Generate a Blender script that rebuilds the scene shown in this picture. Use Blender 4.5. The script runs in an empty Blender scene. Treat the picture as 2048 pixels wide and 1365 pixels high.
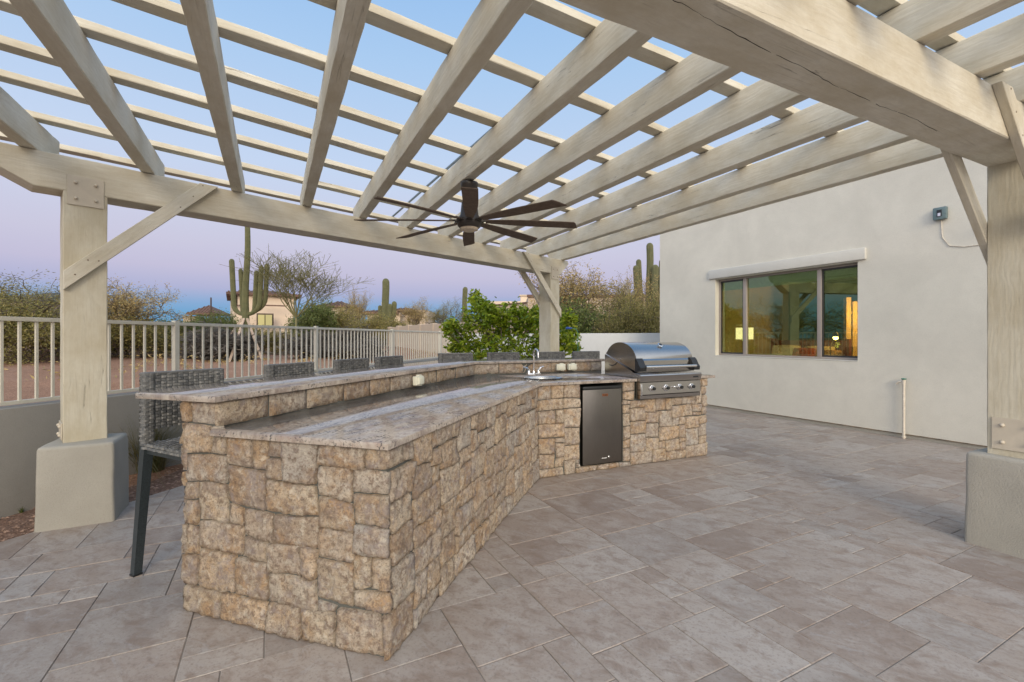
import bpy, bmesh, math, random
import numpy as np
from mathutils import Vector, Matrix, noise
from mathutils.geometry import tessellate_polygon

random.seed(7); np.random.seed(7)
S = bpy.context.scene
COL = S.collection
R = math.radians
PI = math.pi

# ---------------------------------------------------------------- camera, sky, sun, exposure
CAMH = 1.345
F = 925.0                      # focal length in pixels of a 2048 px wide frame
HZ = 676.0                     # horizon row
cam_d = bpy.data.cameras.new('camera'); cam = bpy.data.objects.new('camera', cam_d); COL.objects.link(cam)
cam.location = (0, 0, CAMH); cam.rotation_euler = (R(90), 0, 0)
cam_d.sensor_width = 36; cam_d.lens = F/2048*36; cam_d.shift_y = -(682.5-HZ)/2048
cam_d.clip_start = .05; cam_d.clip_end = 2000
S.camera = cam
S.view_settings.view_transform = 'Standard'; S.view_settings.look = 'None'
S.view_settings.exposure = 0.0; S.view_settings.gamma = 1; S.view_settings.use_curve_mapping = False
S.cycles.max_bounces = 8; S.cycles.diffuse_bounces = 2; S.cycles.glossy_bounces = 4; S.cycles.transparent_max_bounces = 12
S.cycles.use_denoising = True

def srgb(r, g, b):
    f = lambda c: (c/255/12.92) if c/255 <= .04045 else ((c/255+.055)/1.055)**2.4
    return (f(r), f(g), f(b), 1)

SUN_AZ = R(172)      # direction the light comes from, clockwise from +Y (behind the camera, a little to the right)
SUN_EL = R(19)
world = bpy.data.worlds.new('World'); S.world = world; world.use_nodes = True
wn = world.node_tree; wn.nodes.clear()
def W(t, **k):
    n = wn.nodes.new(t)
    for a, b in k.items(): setattr(n, a, b)
    return n
wo = W('ShaderNodeOutputWorld'); bg = W('ShaderNodeBackground'); wn.links.new(bg.outputs[0], wo.inputs[0])
tc = W('ShaderNodeTexCoord'); sep = W('ShaderNodeSeparateXYZ'); wn.links.new(tc.outputs['Generated'], sep.inputs[0])
rp = W('ShaderNodeValToRGB'); wn.links.new(sep.outputs[2], rp.inputs[0])
stops = [(0.0, (118, 158, 196)), (.042, (106, 164, 208)), (.064, (134, 170, 212)), (.090, (174, 178, 213)), (.125, (194, 190, 217)), (.17, (201, 199, 222)),
         (.23, (203, 207, 230)), (.32, (196, 213, 240)), (.50, (170, 203, 240)), (.62, (150, 191, 237)), (1.0, (122, 168, 226))]
el = rp.color_ramp.elements
el[0].position = stops[0][0]; el[0].color = srgb(*stops[0][1])
el[1].position = stops[-1][0]; el[1].color = srgb(*stops[-1][1])
for p, c in stops[1:-1]:
    e = el.new(p); e.color = srgb(*c)
# the after-sunset side behind the camera glows: wide warm lobe round the sun's bearing
gd = W('ShaderNodeVectorMath', operation='DOT_PRODUCT')
wn.links.new(tc.outputs['Generated'], gd.inputs[0])
gd.inputs[1].default_value = (math.sin(SUN_AZ)*.97, math.cos(SUN_AZ)*.97, .24)
gm = W('ShaderNodeMapRange'); gm.inputs['From Min'].default_value = -.15; gm.inputs['From Max'].default_value = 1.0
gm.interpolation_type = 'SMOOTHSTEP'
wn.links.new(gd.outputs['Value'], gm.inputs['Value'])
GLOW = 1.42
gw = W('ShaderNodeMix', data_type='RGBA', blend_type='ADD'); gw.inputs[0].default_value = 1
gc = W('ShaderNodeMix', data_type='RGBA'); wn.links.new(gm.outputs[0], gc.inputs[0])
gc.inputs[6].default_value = (0, 0, 0, 1); gc.inputs[7].default_value = (GLOW*1.0, GLOW*.88, GLOW*.70, 1)
gc.clamp_result = False; gw.clamp_result = False
wn.links.new(rp.outputs[0], gw.inputs[6]); wn.links.new(gc.outputs[2], gw.inputs[7])
sky = W('ShaderNodeTexSky'); sky.sky_type = 'NISHITA'; sky.sun_disc = False
sky.sun_elevation = R(3); sky.sun_rotation = SUN_AZ; sky.dust_density = 2
sm = W('ShaderNodeMix', data_type='RGBA', blend_type='ADD'); sm.inputs[0].default_value = .008; sm.clamp_result = False
wn.links.new(gw.outputs[2], sm.inputs[6]); wn.links.new(sky.outputs[0], sm.inputs[7])
wn.links.new(sm.outputs[2], bg.inputs[0]); bg.inputs[1].default_value = 1.0

sun_d = bpy.data.lights.new('sun', 'SUN'); sun = bpy.data.objects.new('sun', sun_d); COL.objects.link(sun)
sun_d.energy = 1.6; sun_d.angle = R(22); sun_d.color = (1.0, .84, .61)
sd = Vector((math.sin(SUN_AZ)*math.cos(SUN_EL), math.cos(SUN_AZ)*math.cos(SUN_EL), math.sin(SUN_EL)))
sun.rotation_euler = sd.to_track_quat('Z', 'Y').to_euler()

# ---------------------------------------------------------------- helpers
def V(*a): return Vector(a)
def ground_point(px, py, z=0.0):
    y = F*(CAMH-z)/(py-HZ); return Vector(((px-1024)*y/F, y, z))
def bearing_point(px, dist, z=0.0):
    return Vector(((px-1024)*dist/F, dist, z))
def height_at(py, dist): return CAMH-(py-HZ)*dist/F
def dirv(deg): a = R(deg); return Vector((math.sin(a), math.cos(a), 0))     # clockwise from +Y

def tag(o, label=None, cat=None, group=None, kind=None):
    if label: o['label'] = label
    if cat: o['category'] = cat
    if group: o['group'] = group
    if kind: o['kind'] = kind
    return o
def empty(name, loc=(0, 0, 0), rz=0, **k):
    o = bpy.data.objects.new(name, None); COL.objects.link(o); o.location = loc; o.rotation_euler = (0, 0, rz)
    o.empty_display_size = .1
    return tag(o, **k)
def link(name, me, parent=None, mat=None, **k):
    o = bpy.data.objects.new(name, me); COL.objects.link(o)
    if mat and not me.materials: me.materials.append(mat)
    if parent: o.parent = parent
    return tag(o, **k)
def copy_tree(o, parent=None):
    c = o.copy(); COL.objects.link(c); c.parent = parent
    for ch in list(o.children): copy_tree(ch, c)
    return c

class MB:
    def __init__(s): s.v = []; s.f = []
    def add(s, vs, fs):
        n = len(s.v); s.v += [tuple(v) for v in vs]; s.f += [tuple(i+n for i in f) for f in fs]
    def box(s, c, d, m=None, bev=0.0):
        x, y, z = d[0]/2, d[1]/2, d[2]/2
        if bev <= 0:
            vs = [Vector((a*x, b*y, e*z)) for e in (-1, 1) for b in (-1, 1) for a in (-1, 1)]
            fs = [(0, 2, 3, 1), (4, 5, 7, 6), (0, 1, 5, 4), (2, 6, 7, 3), (0, 4, 6, 2), (1, 3, 7, 5)]
        else:
            b = min(bev, x*.9, y*.9, z*.9); bm = bmesh.new()
            bmesh.ops.create_cube(bm, size=1)
            for q in bm.verts: q.co = Vector((q.co.x*2*x, q.co.y*2*y, q.co.z*2*z))
            bmesh.ops.bevel(bm, geom=bm.edges[:], offset=b, segments=2, profile=.6, affect='EDGES')
            bm.verts.index_update(); vs = [q.co.copy() for q in bm.verts]; fs = [tuple(q.index for q in f.verts) for f in bm.faces]; bm.free()
        c = Vector(c)
        vs = [((m @ v) if m else v)+c for v in vs]
        s.add(vs, fs); return s
    def prism(s, pts, z0, z1, bev=0.0):
        """pts: 2-D polygon counter-clockwise; top edge softened"""
        bm = bmesh.new()
        bot = [bm.verts.new((p[0], p[1], z0)) for p in pts]; top = [bm.verts.new((p[0], p[1], z1)) for p in pts]
        n = len(pts)
        for i in range(n): bm.faces.new((bot[i], bot[(i+1) % n], top[(i+1) % n], top[i]))
        f1 = bm.faces.new(top); f2 = bm.faces.new(bot[::-1])
        if bev > 0:
            es = [e for e in bm.edges if not (e.verts[0] in bot and e.verts[1] in bot)]
            bmesh.ops.bevel(bm, geom=es, offset=bev, segments=3, profile=.5, affect='EDGES')
        bm.verts.index_update()
        bmesh.ops.triangulate(bm, faces=[f for f in bm.faces if len(f.verts) > 4])
        bm.verts.index_update()
        s.add([q.co.copy() for q in bm.verts], [tuple(q.index for q in f.verts) for f in bm.faces]); bm.free(); return s
    def tube(s, pts, rad, n=8, cap=True):
        pts = [Vector(p) for p in pts]
        if not hasattr(rad, '__len__'): rad = [rad]*len(pts)
        base = len(s.v); m = len(pts); up = None
        for i, p in enumerate(pts):
            t = (pts[min(i+1, m-1)]-pts[max(i-1, 0)])
            if t.length < 1e-9: t = Vector((0, 0, 1))
            t.normalize()
            if up is None:
                up = t.orthogonal().normalized()
            up = (up-t*up.dot(t))
            if up.length < 1e-6: up = t.orthogonal()
            up.normalize(); w = t.cross(up)
            for k in range(n):
                a = 2*PI*k/n; s.v.append(tuple(p+(up*math.cos(a)+w*math.sin(a))*rad[i]))
        for i in range(m-1):
            for k in range(n):
                a = base+i*n+k; b = base+i*n+(k+1) % n
                s.f.append((a, b, b+n, a+n))
        if cap:
            s.f.append(tuple(base+k for k in range(n))[::-1]); s.f.append(tuple(base+(m-1)*n+k for k in range(n)))
        return s
    def lathe(s, prof, c=(0, 0, 0), n=24, m=None):
        base = len(s.v); c = Vector(c)
        for r, z in prof:
            for k in range(n):
                a = 2*PI*k/n; v = Vector((r*math.cos(a), r*math.sin(a), z)); v = (m @ v) if m else v; s.v.append(tuple(v+c))
        for i in range(len(prof)-1):
            for k in range(n):
                a = base+i*n+k; b = base+i*n+(k+1) % n; s.f.append((a, b, b+n, a+n))
        s.f.append(tuple(base+k for k in range(n))[::-1]); s.f.append(tuple(base+(len(prof)-1)*n+k for k in range(n)))
        return s
    def mesh(s, name, mat=None, smooth=False):
        me = bpy.data.meshes.new(name); me.from_pydata(s.v, [], s.f); me.validate(clean_customdata=False)
        if smooth:
            me.shade_smooth()
            if smooth != 'all': me.set_sharp_from_angle(angle=R(38))
        if mat: me.materials.append(mat)
        return me
    def build(s, name, mat, parent=None, smooth=False, **k):
        return link(name, s.mesh(name, mat, smooth), parent, **k)

def rotz(a): return Matrix.Rotation(a, 3, 'Z')
def frame_mat(x, y=None):
    x = Vector(x).normalized(); z = Vector((0, 0, 1))
    if abs(x.z) > .98: z = Vector((0, 1, 0))
    y = z.cross(x).normalized(); z = x.cross(y); return Matrix((x, y, z)).transposed()

# ---------------------------------------------------------------- materials
class NT:
    def __init__(s, name):
        s.m = bpy.data.materials.new(name); s.m.use_nodes = True; s.t = s.m.node_tree; s.t.nodes.clear()
        s.out = s.n('ShaderNodeOutputMaterial'); s.b = s.n('ShaderNodeBsdfPrincipled'); s.l(s.b.outputs[0], s.out.inputs[0])
    def n(s, t, **k):
        q = s.t.nodes.new(t)
        for a, b in k.items(): setattr(q, a, b)
        return q
    def l(s, a, b): s.t.links.new(a, b)
    def co(s, space='Object', scale=(1, 1, 1), geo=False):
        mp = s.n('ShaderNodeMapping'); mp.inputs['Scale'].default_value = scale
        if geo: s.l(s.n('ShaderNodeNewGeometry').outputs['Position'], mp.inputs[0])
        else: s.l(s.n('ShaderNodeTexCoord').outputs[space], mp.inputs[0])
        return mp.outputs[0]
    def noise(s, co, scale, detail=5, rough=.6, dist=0):
        q = s.n('ShaderNodeTexNoise'); q.inputs['Scale'].default_value = scale; q.inputs['Detail'].default_value = detail
        q.inputs['Roughness'].default_value = rough; q.inputs['Distortion'].default_value = dist
        s.l(co, q.inputs['Vector']); return q.outputs['Fac']
    def vor(s, co, scale, feat='F1', out='Distance'):
        q = s.n('ShaderNodeTexVoronoi', feature=feat); q.inputs['Scale'].default_value = scale; s.l(co, q.inputs['Vector']); return q.outputs[out]
    def ramp(s, f, stops):
        q = s.n('ShaderNodeValToRGB'); s.l(f, q.inputs[0]); e = q.color_ramp.elements
        def c4(c): return tuple(c)+(1,) if len(c) == 3 else c
        e[0].position = stops[0][0]; e[0].color = c4(stops[0][1]); e[1].position = stops[-1][0]; e[1].color = c4(stops[-1][1])
        for p, c in stops[1:-1]: x = e.new(p); x.color = c4(c)
        return q.outputs[0]
    def val(s, f, a, b, c, d):
        q = s.n('ShaderNodeMapRange'); s.l(f, q.inputs[0])
        for i, x in zip((1, 2, 3, 4), (a, b, c, d)): q.inputs[i].default_value = x
        return q.outputs[0]
    def mix(s, f, a, b, mode='MIX'):
        q = s.n('ShaderNodeMix', data_type='RGBA', blend_type=mode)
        for i, x in ((0, f), (6, a), (7, b)):
            if hasattr(x, 'links') or hasattr(x, 'is_linked'): s.l(x, q.inputs[i])
            elif isinstance(x, (int, float)): q.inputs[i].default_value = x
            else: q.inputs[i].default_value = tuple(x)+((1,) if len(x) == 3 else ())
        return q.outputs[2]
    def math(s, op, a, b=0.0):
        q = s.n('ShaderNodeMath', operation=op)
        for i, x in ((0, a), (1, b)):
            if isinstance(x, (int, float)): q.inputs[i].default_value = x
            else: s.l(x, q.inputs[i])
        return q.outputs[0]
    def bump(s, h, st=.3, d=.01, prev=None):
        q = s.n('ShaderNodeBump'); q.inputs['Strength'].default_value = st; q.inputs['Distance'].default_value = d
        s.l(h, q.inputs['Height'])
        if prev: s.l(prev, q.inputs['Normal'])
        return q.outputs[0]
    def rnd(s):
        a = s.n('ShaderNodeObjectInfo').outputs['Random']; b = s.n('ShaderNodeNewGeometry').outputs['Random Per Island']
        return s.math('FRACT', s.math('ADD', a, b))
    def fin(s, col=None, rough=.7, bump=None, metal=0, spec=.5, **k):
        b = s.b
        if col is not None:
            if isinstance(col, (tuple, list)): b.inputs['Base Color'].default_value = tuple(col)+((1,) if len(col) == 3 else ())
            else: s.l(col, b.inputs['Base Color'])
        if isinstance(rough, (int, float)): b.inputs['Roughness'].default_value = rough
        else: s.l(rough, b.inputs['Roughness'])
        if bump: s.l(bump, b.inputs['Normal'])
        b.inputs['Metallic'].default_value = metal; b.inputs['Specular IOR Level'].default_value = spec
        for a, c in k.items():
            b.inputs[a.replace('_', ' ')].default_value = c
        return s.m

def m_plain(name, col, rough=.6, metal=0, nscale=30, var=.15, bump=.1, bd=.002, **k):
    t = NT(name); c = t.co()
    n = t.noise(c, nscale, 4)
    cc = t.mix(t.val(n, .3, .7, 0, 1), tuple(x*(1-var) for x in col[:3]), tuple(min(1, x*(1+var)) for x in col[:3]))
    return t.fin(cc, rough, t.bump(n, bump, bd), metal, **k)

def m_timber(name, base=(.60, .545, .455)):
    t = NT(name)
    oi = t.n('ShaderNodeObjectInfo').outputs['Random']
    tcn = t.n('ShaderNodeTexCoord').outputs['Object']
    off = t.n('ShaderNodeVectorMath', operation='ADD'); t.l(tcn, off.inputs[0])
    cm = t.n('ShaderNodeCombineXYZ'); t.l(t.math('MULTIPLY', oi, 37.0), cm.inputs[0]); t.l(t.math('MULTIPLY', oi, 9.0), cm.inputs[1])
    t.l(cm.outputs[0], off.inputs[1])
    def mp(sc):
        q = t.n('ShaderNodeMapping'); q.inputs['Scale'].default_value = sc; t.l(off.outputs[0], q.inputs[0]); return q.outputs[0]
    warp = t.noise(mp((.9, 5, 5)), 1.0, 2, .5)
    grain = t.n('ShaderNodeTexWave', wave_type='BANDS', bands_direction='Z'); t.l(mp((.35, 1, 1)), grain.inputs['Vector'])
    grain.inputs['Scale'].default_value = 11; grain.inputs['Distortion'].default_value = 9; grain.inputs['Detail'].default_value = 3
    grain.inputs['Detail Scale'].default_value = 1.3; grain.inputs['Detail Roughness'].default_value = .55
    fib = t.noise(mp((1.2, 26, 26)), 3.0, 5, .65)
    saw = t.noise(mp((90, 2, 2)), 1.0, 3, .6)
    wear = t.noise(mp((1.5, 3, 3)), 1.6, 6, .7)
    crack = t.noise(mp((.45, 16, 16)), 1.3, 3, .5, .4)
    crk = t.val(t.math('ABSOLUTE', t.math('SUBTRACT', crack, .5)), 0, .006, 1, 0)
    sel = t.val(t.noise(mp((.7, 2, 2)), 1.4, 2), .55, .63, 0, 1)
    crk = t.math('MULTIPLY', crk, sel)
    dark = tuple(x*.74 for x in base); light = tuple(min(1, x*1.14) for x in base)
    c = t.mix(t.val(wear, .36, .64, 0, 1), (base[0]*.90, base[1]*.85, base[2]*.76), light)
    c = t.mix(t.math('MULTIPLY', t.val(grain.outputs['Fac'], .0, .22, 1, 0), t.val(wear, .35, .75, .04, .26)), c, dark)
    c = t.mix(t.math('MULTIPLY', t.val(fib, .48, .75, 0, 1), .38), c, (base[0]*.80, base[1]*.74, base[2]*.66))
    c = t.mix(t.val(t.noise(mp((3, 8, 8)), 4, 4), .66, .80, 0, .3), c, (.40, .31, .22))
    c = t.mix(t.math('MULTIPLY', crk, .6), c, (.14, .11, .085))
    c = t.mix(t.val(oi, 0, 1, 0, .22), c, (base[0]*.92, base[1]*.86, base[2]*.78))
    h = t.math('ADD', t.math('MULTIPLY', grain.outputs['Fac'], .16), t.math('ADD', t.math('MULTIPLY', fib, .55), t.math('MULTIPLY', saw, .18)))
    h = t.math('SUBTRACT', h, t.math('MULTIPLY', crk, 1.5))
    return t.fin(c, .78, t.bump(h, .5, .005), spec=.25)

def m_stucco(name, base, sc=160, mott=.09, bs=.35):
    t = NT(name); g = t.co(geo=True)
    big = t.noise(g, 1.1, 6, .62, .3); mid = t.noise(g, 7, 5, .6); fine = t.noise(g, sc, 3, .6)
    c = t.mix(t.val(big, .3, .7, 0, 1), tuple(x*(1-mott) for x in base), tuple(min(1, x*(1+mott*.6)) for x in base))
    c = t.mix(t.val(mid, .45, .8, 0, .35), c, tuple(x*.86 for x in base))
    c = t.mix(t.val(fine, .3, .5, .16, 0), c, tuple(x*.6 for x in base))
    b = t.bump(fine, bs, .004); b = t.bump(mid, .25, .012, b)
    return t.fin(c, .9, b, spec=.2)

def m_stone():
    t = NT('quarried_stone'); r = t.rnd()
    cm = t.n('ShaderNodeCombineXYZ'); t.l(t.math('MULTIPLY', r, 53), cm.inputs[0]); t.l(t.math('MULTIPLY', r, 29), cm.inputs[1]); t.l(t.math('MULTIPLY', r, 71), cm.inputs[2])
    ad = t.n('ShaderNodeVectorMath', operation='ADD'); t.l(t.co(geo=True), ad.inputs[0]); t.l(cm.outputs[0], ad.inputs[1]); g = ad.outputs[0]
    a = t.noise(g, 9, 8, .72, .6); b = t.noise(g, 34, 6, .7, .2); c2 = t.noise(g, 120, 4, .7); st = t.noise(g, 5.5, 4, .6, 1.0)
    base = t.ramp(r, [(0, (.56, .46, .33)), (.18, (.40, .31, .21)), (.32, (.56, .40, .24)), (.44, (.40, .375, .34)), (.56, (.62, .53, .41)), (.68, (.36, .27, .19)), (.8, (.58, .47, .32)), (.9, (.43, .42, .39)), (1, (.49, .36, .23))])
    q = t.n('ShaderNodeHueSaturation'); q.inputs['Saturation'].default_value = .84; q.inputs['Value'].default_value = 1.22; t.l(base, q.inputs['Color']); base = q.outputs[0]
    big = t.noise(g, 3.2, 3, .5); base = t.mix(t.val(big, .4, .6, 0, .5), base, t.mix(.5, base, (.40, .28, .17)))
    cc = t.mix(t.val(a, .46, .62, 0, .42), base, (.64, .57, .48))
    cc = t.mix(t.val(st, .47, .66, 0, .7), cc, (.46, .275, .13))
    cc = t.mix(t.val(t.noise(g, 7.5, 5, .7, .8), .50, .64, 0, .65), cc, (.29, .235, .205))
    cc = t.mix(t.val(b, .48, .62, 0, .8), cc, (.23, .165, .125))
    cc = t.mix(t.val(c2, .52, .64, 0, .6), cc, (.17, .13, .10))
    cc = t.mix(t.val(t.noise(g, 12, 6, .75, .4), .52, .62, 0, .6), cc, (.36, .315, .31))
    cc = t.mix(t.val(t.noise(g, 27, 5, .75), .53, .66, 0, .6), cc, (.74, .68, .57))
    bp = t.bump(a, .7, .03); bp = t.bump(b, 1.0, .018, bp); bp = t.bump(c2, .9, .007, bp)
    return t.fin(cc, .88, bp, spec=.25)

def m_paver():
    t = NT('travertine_paver'); g = t.co(geo=True); r = t.rnd()
    rv = t.n('ShaderNodeVectorRotate', rotation_type='Z_AXIS'); rv.inputs['Angle'].default_value = R(27.4); t.l(g, rv.inputs[0])
    # veins run along each slab, shifted from slab to slab
    cm = t.n('ShaderNodeCombineXYZ'); t.l(t.math('MULTIPLY', r, 50), cm.inputs[0]); t.l(t.math('MULTIPLY', r, 31), cm.inputs[1])
    ad = t.n('ShaderNodeVectorMath', operation='ADD'); t.l(rv.outputs[0], ad.inputs[0]); t.l(cm.outputs[0], ad.inputs[1])
    mp = t.n('ShaderNodeMapping'); mp.inputs['Scale'].default_value = (1.7, 2.6, 1); t.l(ad.outputs[0], mp.inputs[0]); k = mp.outputs[0]
    a = t.noise(k, 1.7, 8, .68, .7); b = t.noise(k, 5, 8, .7, .5); c2 = t.noise(ad.outputs[0], 60, 5, .7)
    base = t.ramp(r, [(0, (.31, .25, .21)), (.22, (.39, .335, .29)), (.4, (.27, .215, .18)), (.6, (.36, .29, .24)), (.8, (.42, .375, .335)), (1, (.30, .26, .23))])
    cc = t.mix(t.val(a, .44, .64, 0, .55), base, (.47, .43, .39))
    cc = t.mix(t.val(b, .47, .66, 0, .7), cc, (.23, .165, .125))
    cc = t.mix(t.val(t.noise(k, 3.1, 6, .7, .9), .58, .70, 0, .5), cc, (.42, .41, .405))
    vein = t.val(t.math('ABSOLUTE', t.math('SUBTRACT', t.noise(ad.outputs[0], 2.1, 6, .62, .8), .5)), 0, .010, 1, 0)
    vm = t.val(t.noise(ad.outputs[0], 1.2, 3), .60, .75, 0, .3)
    cc = t.mix(t.math('MULTIPLY', vein, vm), cc, (.60, .58, .56))
    cc = t.mix(t.val(c2, .52, .66, 0, .55), cc, (.20, .165, .145))
    bp = t.bump(b, .25, .004); bp = t.bump(c2, .35, .0015, bp)
    return t.fin(cc, t.val(a, .3, .7, .42, .62), bp, spec=.4)

def m_granite():
    t = NT('polished_granite'); g = t.co(geo=True)
    rv = t.n('ShaderNodeMapping'); rv.inputs['Rotation'].default_value = (0, 0, R(25)); rv.inputs['Scale'].default_value = (3.0, .8, 1); t.l(g, rv.inputs[0])
    a = t.noise(rv.outputs[0], 2.6, 8, .72, .9); b = t.noise(g, 26, 6, .7, .3); c2 = t.noise(g, 75, 4, .65); d = t.noise(g, 6.5, 5, .65, .6)
    cc = t.ramp(a, [(.3, (.20, .15, .13)), (.45, (.30, .25, .215)), (.58, (.42, .37, .32)), (.72, (.27, .21, .18))])
    cc = t.mix(t.val(b, .50, .66, 0, .5), cc, (.58, .53, .45))
    cc = t.mix(t.val(d, .58, .70, 0, .5), cc, (.29, .18, .145))
    sp = t.math('MULTIPLY', t.val(c2, .53, .60, 0, 1), t.val(t.noise(g, 9, 4, .7), .45, .56, 0.1, 1))
    cc = t.mix(t.math('MULTIPLY', sp, .85), cc, (.045, .045, .05))
    return t.fin(cc, t.val(b, .3, .7, .05, .11), t.bump(c2, .02, .0006), spec=.5)

def m_steel(name, base=(.60, .585, .565), rough=.26, brush=(2, 60, 60), **k):
    t = NT(name); c = t.co(scale=brush)
    n = t.noise(c, 6, 5, .7); s2 = t.noise(t.co(), 5, 4)
    cc = t.mix(t.val(n, .3, .7, 0, 1), tuple(x*.9 for x in base), tuple(min(1, x*1.06) for x in base))
    cc = t.mix(t.val(s2, .4, .75, 0, .22), cc, tuple(x*.7 for x in base))
    return t.fin(cc, t.val(n, .2, .8, rough*.8, rough*1.35), t.bump(n, .05, .001), 1, **k)

def m_wicker():
    t = NT('grey_wicker'); c = t.co(); n = t.noise(c, 40, 4); r = t.rnd()
    cc = t.ramp(r, [(0, (.07, .075, .08)), (.4, (.12, .125, .128)), (.7, (.20, .20, .195)), (1, (.095, .105, .115))])
    cc = t.mix(t.val(n, .4, .7, 0, .35), cc, (.24, .24, .235))
    return t.fin(cc, .5, t.bump(n, .2, .002))

def m_leaf(name, cols, rough=.6, trans=.25):
    t = NT(name); r = t.n('ShaderNodeNewGeometry').outputs['Random Per Island']
    big = t.noise(t.co(geo=True), 1.3, 3)
    cc = t.ramp(r, [(i/(len(cols)-1), c) for i, c in enumerate(cols)])
    cc = t.mix(t.val(big, .35, .65, 0, .35), cc, cols[0])
    t.fin(cc, rough, spec=.3)
    tr = t.n('ShaderNodeBsdfTranslucent'); t.l(cc, tr.inputs[0]); mx = t.n('ShaderNodeMixShader'); mx.inputs[0].default_value = trans
    t.l(t.b.outputs[0], mx.inputs[1]); t.l(tr.outputs[0], mx.inputs[2]); t.l(mx.outputs[0], t.out.inputs[0])
    return t.m

def m_bark(name, a, b):
    t = NT(name); c = t.co(scale=(1, 1, .25)); n = t.noise(c, 22, 5, .7)
    return t.fin(t.mix(t.val(n, .3, .7, 0, 1), a, b), .85, t.bump(n, .5, .01))

def m_ground(name, cols, sc=1.0, speck=True):
    t = NT(name); g = t.co(geo=True)
    a = t.noise(g, .25*sc, 6, .65); b = t.noise(g, 1.7*sc, 7, .7); c = t.noise(g, 14*sc, 5, .7); v = t.vor(g, 55, out='Color')
    cc = t.ramp(a, [(.3, cols[0]), (.5, cols[1]), (.7, cols[2])])
    cc = t.mix(t.val(b, .45, .7, 0, .7), cc, cols[3])
    cc = t.mix(t.val(c, .5, .7, 0, .5), cc, tuple(x*.55 for x in cols[0]))
    sp = t.n('ShaderNodeSeparateColor'); t.l(v, sp.inputs[0])
    cc = t.mix(t.val(sp.outputs[0], .72, 1, 0, .55), cc, tuple(min(1, x*1.5) for x in cols[2]))
    cc = t.mix(t.val(sp.outputs[1], .8, 1, 0, .6), cc, tuple(x*.5 for x in cols[1]))
    h = t.vor(g, 55)
    return t.fin(cc, .95, t.bump(h, .7, .012, t.bump(b, .5, .06)), spec=.15)

def m_emit(name, col, st, base=(.8, .75, .65)):
    t = NT(name); t.fin(base, .6); t.b.inputs['Emission Color'].default_value = tuple(col)+(1,); t.b.inputs['Emission Strength'].default_value = st
    n = t.noise(t.co(), 3, 2); t.l(t.mix(n, tuple(c*.92 for c in col), col), t.b.inputs['Emission Color']); return t.m

M = {}
M['timber'] = m_timber('painted_rough_sawn_timber', (.64, .61, .52))
M['post_timber'] = m_timber('painted_post_timber', (.60, .57, .47))
M['stucco_base'] = m_stucco('pedestal_stucco', (.41, .39, .34), 110, .12, .8)
M['stucco_house'] = m_stucco('house_stucco', (.70, .675, .595), 90, .10, .5)
M['stucco_trim'] = m_stucco('lintel_stucco', (.64, .63, .58), 100, .06)
M['stucco_wall'] = m_stucco('garden_wall_stucco', (.31, .295, .265), 120, .07, .4)
M['stucco_white'] = m_stucco('back_wall_stucco', (.60, .61, .61), 60, .04, .3)
M['stucco_far'] = m_stucco('far_house_stucco', (.66, .54, .42), 12, .06, .2)
M['stucco_far2'] = m_stucco('far_tan_stucco', (.52, .43, .34), 12, .06, .2)
M['stone'] = m_stone()
M['mortar'] = m_stucco('grey_mortar', (.12, .125, .115), 90, .15, .5)
M['grout'] = m_stucco('sandy_grout', (.27, .24, .21), 80, .5, .4)
M['paver'] = m_paver()
M['granite'] = m_granite()
M['steel'] = m_steel('brushed_steel', (.44, .42, .395), .15)
M['steel_dark'] = m_steel('dark_brushed_steel', (.23, .215, .195), .30, (60, 2, 2))
M['chrome'] = m_steel('polished_chrome', (.78, .79, .80), .06, (3, 3, 3))
M['black'] = m_plain('black_plastic', (.018, .02, .022), .35)
M['charcoal'] = m_plain('charcoal_powder_coat', (.032, .042, .048), .38, nscale=160, var=.4)
M['bronze'] = m_plain('oil_rubbed_bronze', (.035, .028, .025), .38)
M['blade'] = m_bark('fan_blade_wood', (.105, .075, .055), (.17, .125, .092))
M['opal'] = m_plain('fan_lens', (.66, .55, .42), .4)
M['wicker'] = m_wicker()
M['cream_metal'] = m_plain('cream_painted_metal', (.62, .58, .47), .5, nscale=12, var=.06)
M['fence_metal'] = m_plain('pale_fence_metal', (.60, .57, .48), .5, nscale=8, var=.06)
M['plate'] = m_plain('painted_steel_plate', (.58, .52, .42), .5, nscale=18, var=.06)
M['outlet'] = m_plain('ivory_plastic', (.74, .74, .62), .4, nscale=10, var=.04)
M['grey_box'] = m_plain('grey_green_plastic', (.13, .19, .20), .45)
M['wire'] = m_plain('cream_wire', (.66, .60, .50), .5)
M['frame'] = m_plain('taupe_window_frame', (.36, .315, .285), .45, nscale=10, var=.05)
M['screen'] = m_plain('dark_gasket', (.045, .045, .045), .5)
M['conduit'] = m_plain('grey_conduit', (.16, .21, .25), .4)
M['sink'] = m_steel('sink_steel', (.62, .63, .64), .2, (20, 20, 2))
M['hose'] = m_plain('green_hose', (.03, .20, .14), .4)
M['blue'] = m_plain('blue_plastic', (.03, .10, .42), .4)
M['rust'] = m_plain('rusty_screed', (.20, .15, .10), .8, nscale=9, var=.6)
M['roof_tile'] = m_plain('brown_roof_tile', (.13, .075, .055), .8, nscale=3, var=.4, bump=.6, bd=.05)
M['roof_grey'] = m_plain('grey_roof', (.10, .12, .14), .8, nscale=2, var=.2)
M['dark_wood'] = m_plain('dark_stained_wood', (.06, .035, .025), .6)
M['pale_wood'] = m_bark('weathered_stake', (.38, .29, .22), (.52, .42, .34))
M['gravel'] = m_ground('brown_gravel', [(.20, .12, .085), (.26, .165, .12), (.32, .22, .165), (.17, .105, .08)], 1.4)
M['desert'] = m_ground('red_desert_soil', [(.27, .145, .085), (.34, .19, .12), (.42, .26, .18), (.23, .13, .08)], .6)
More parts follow.
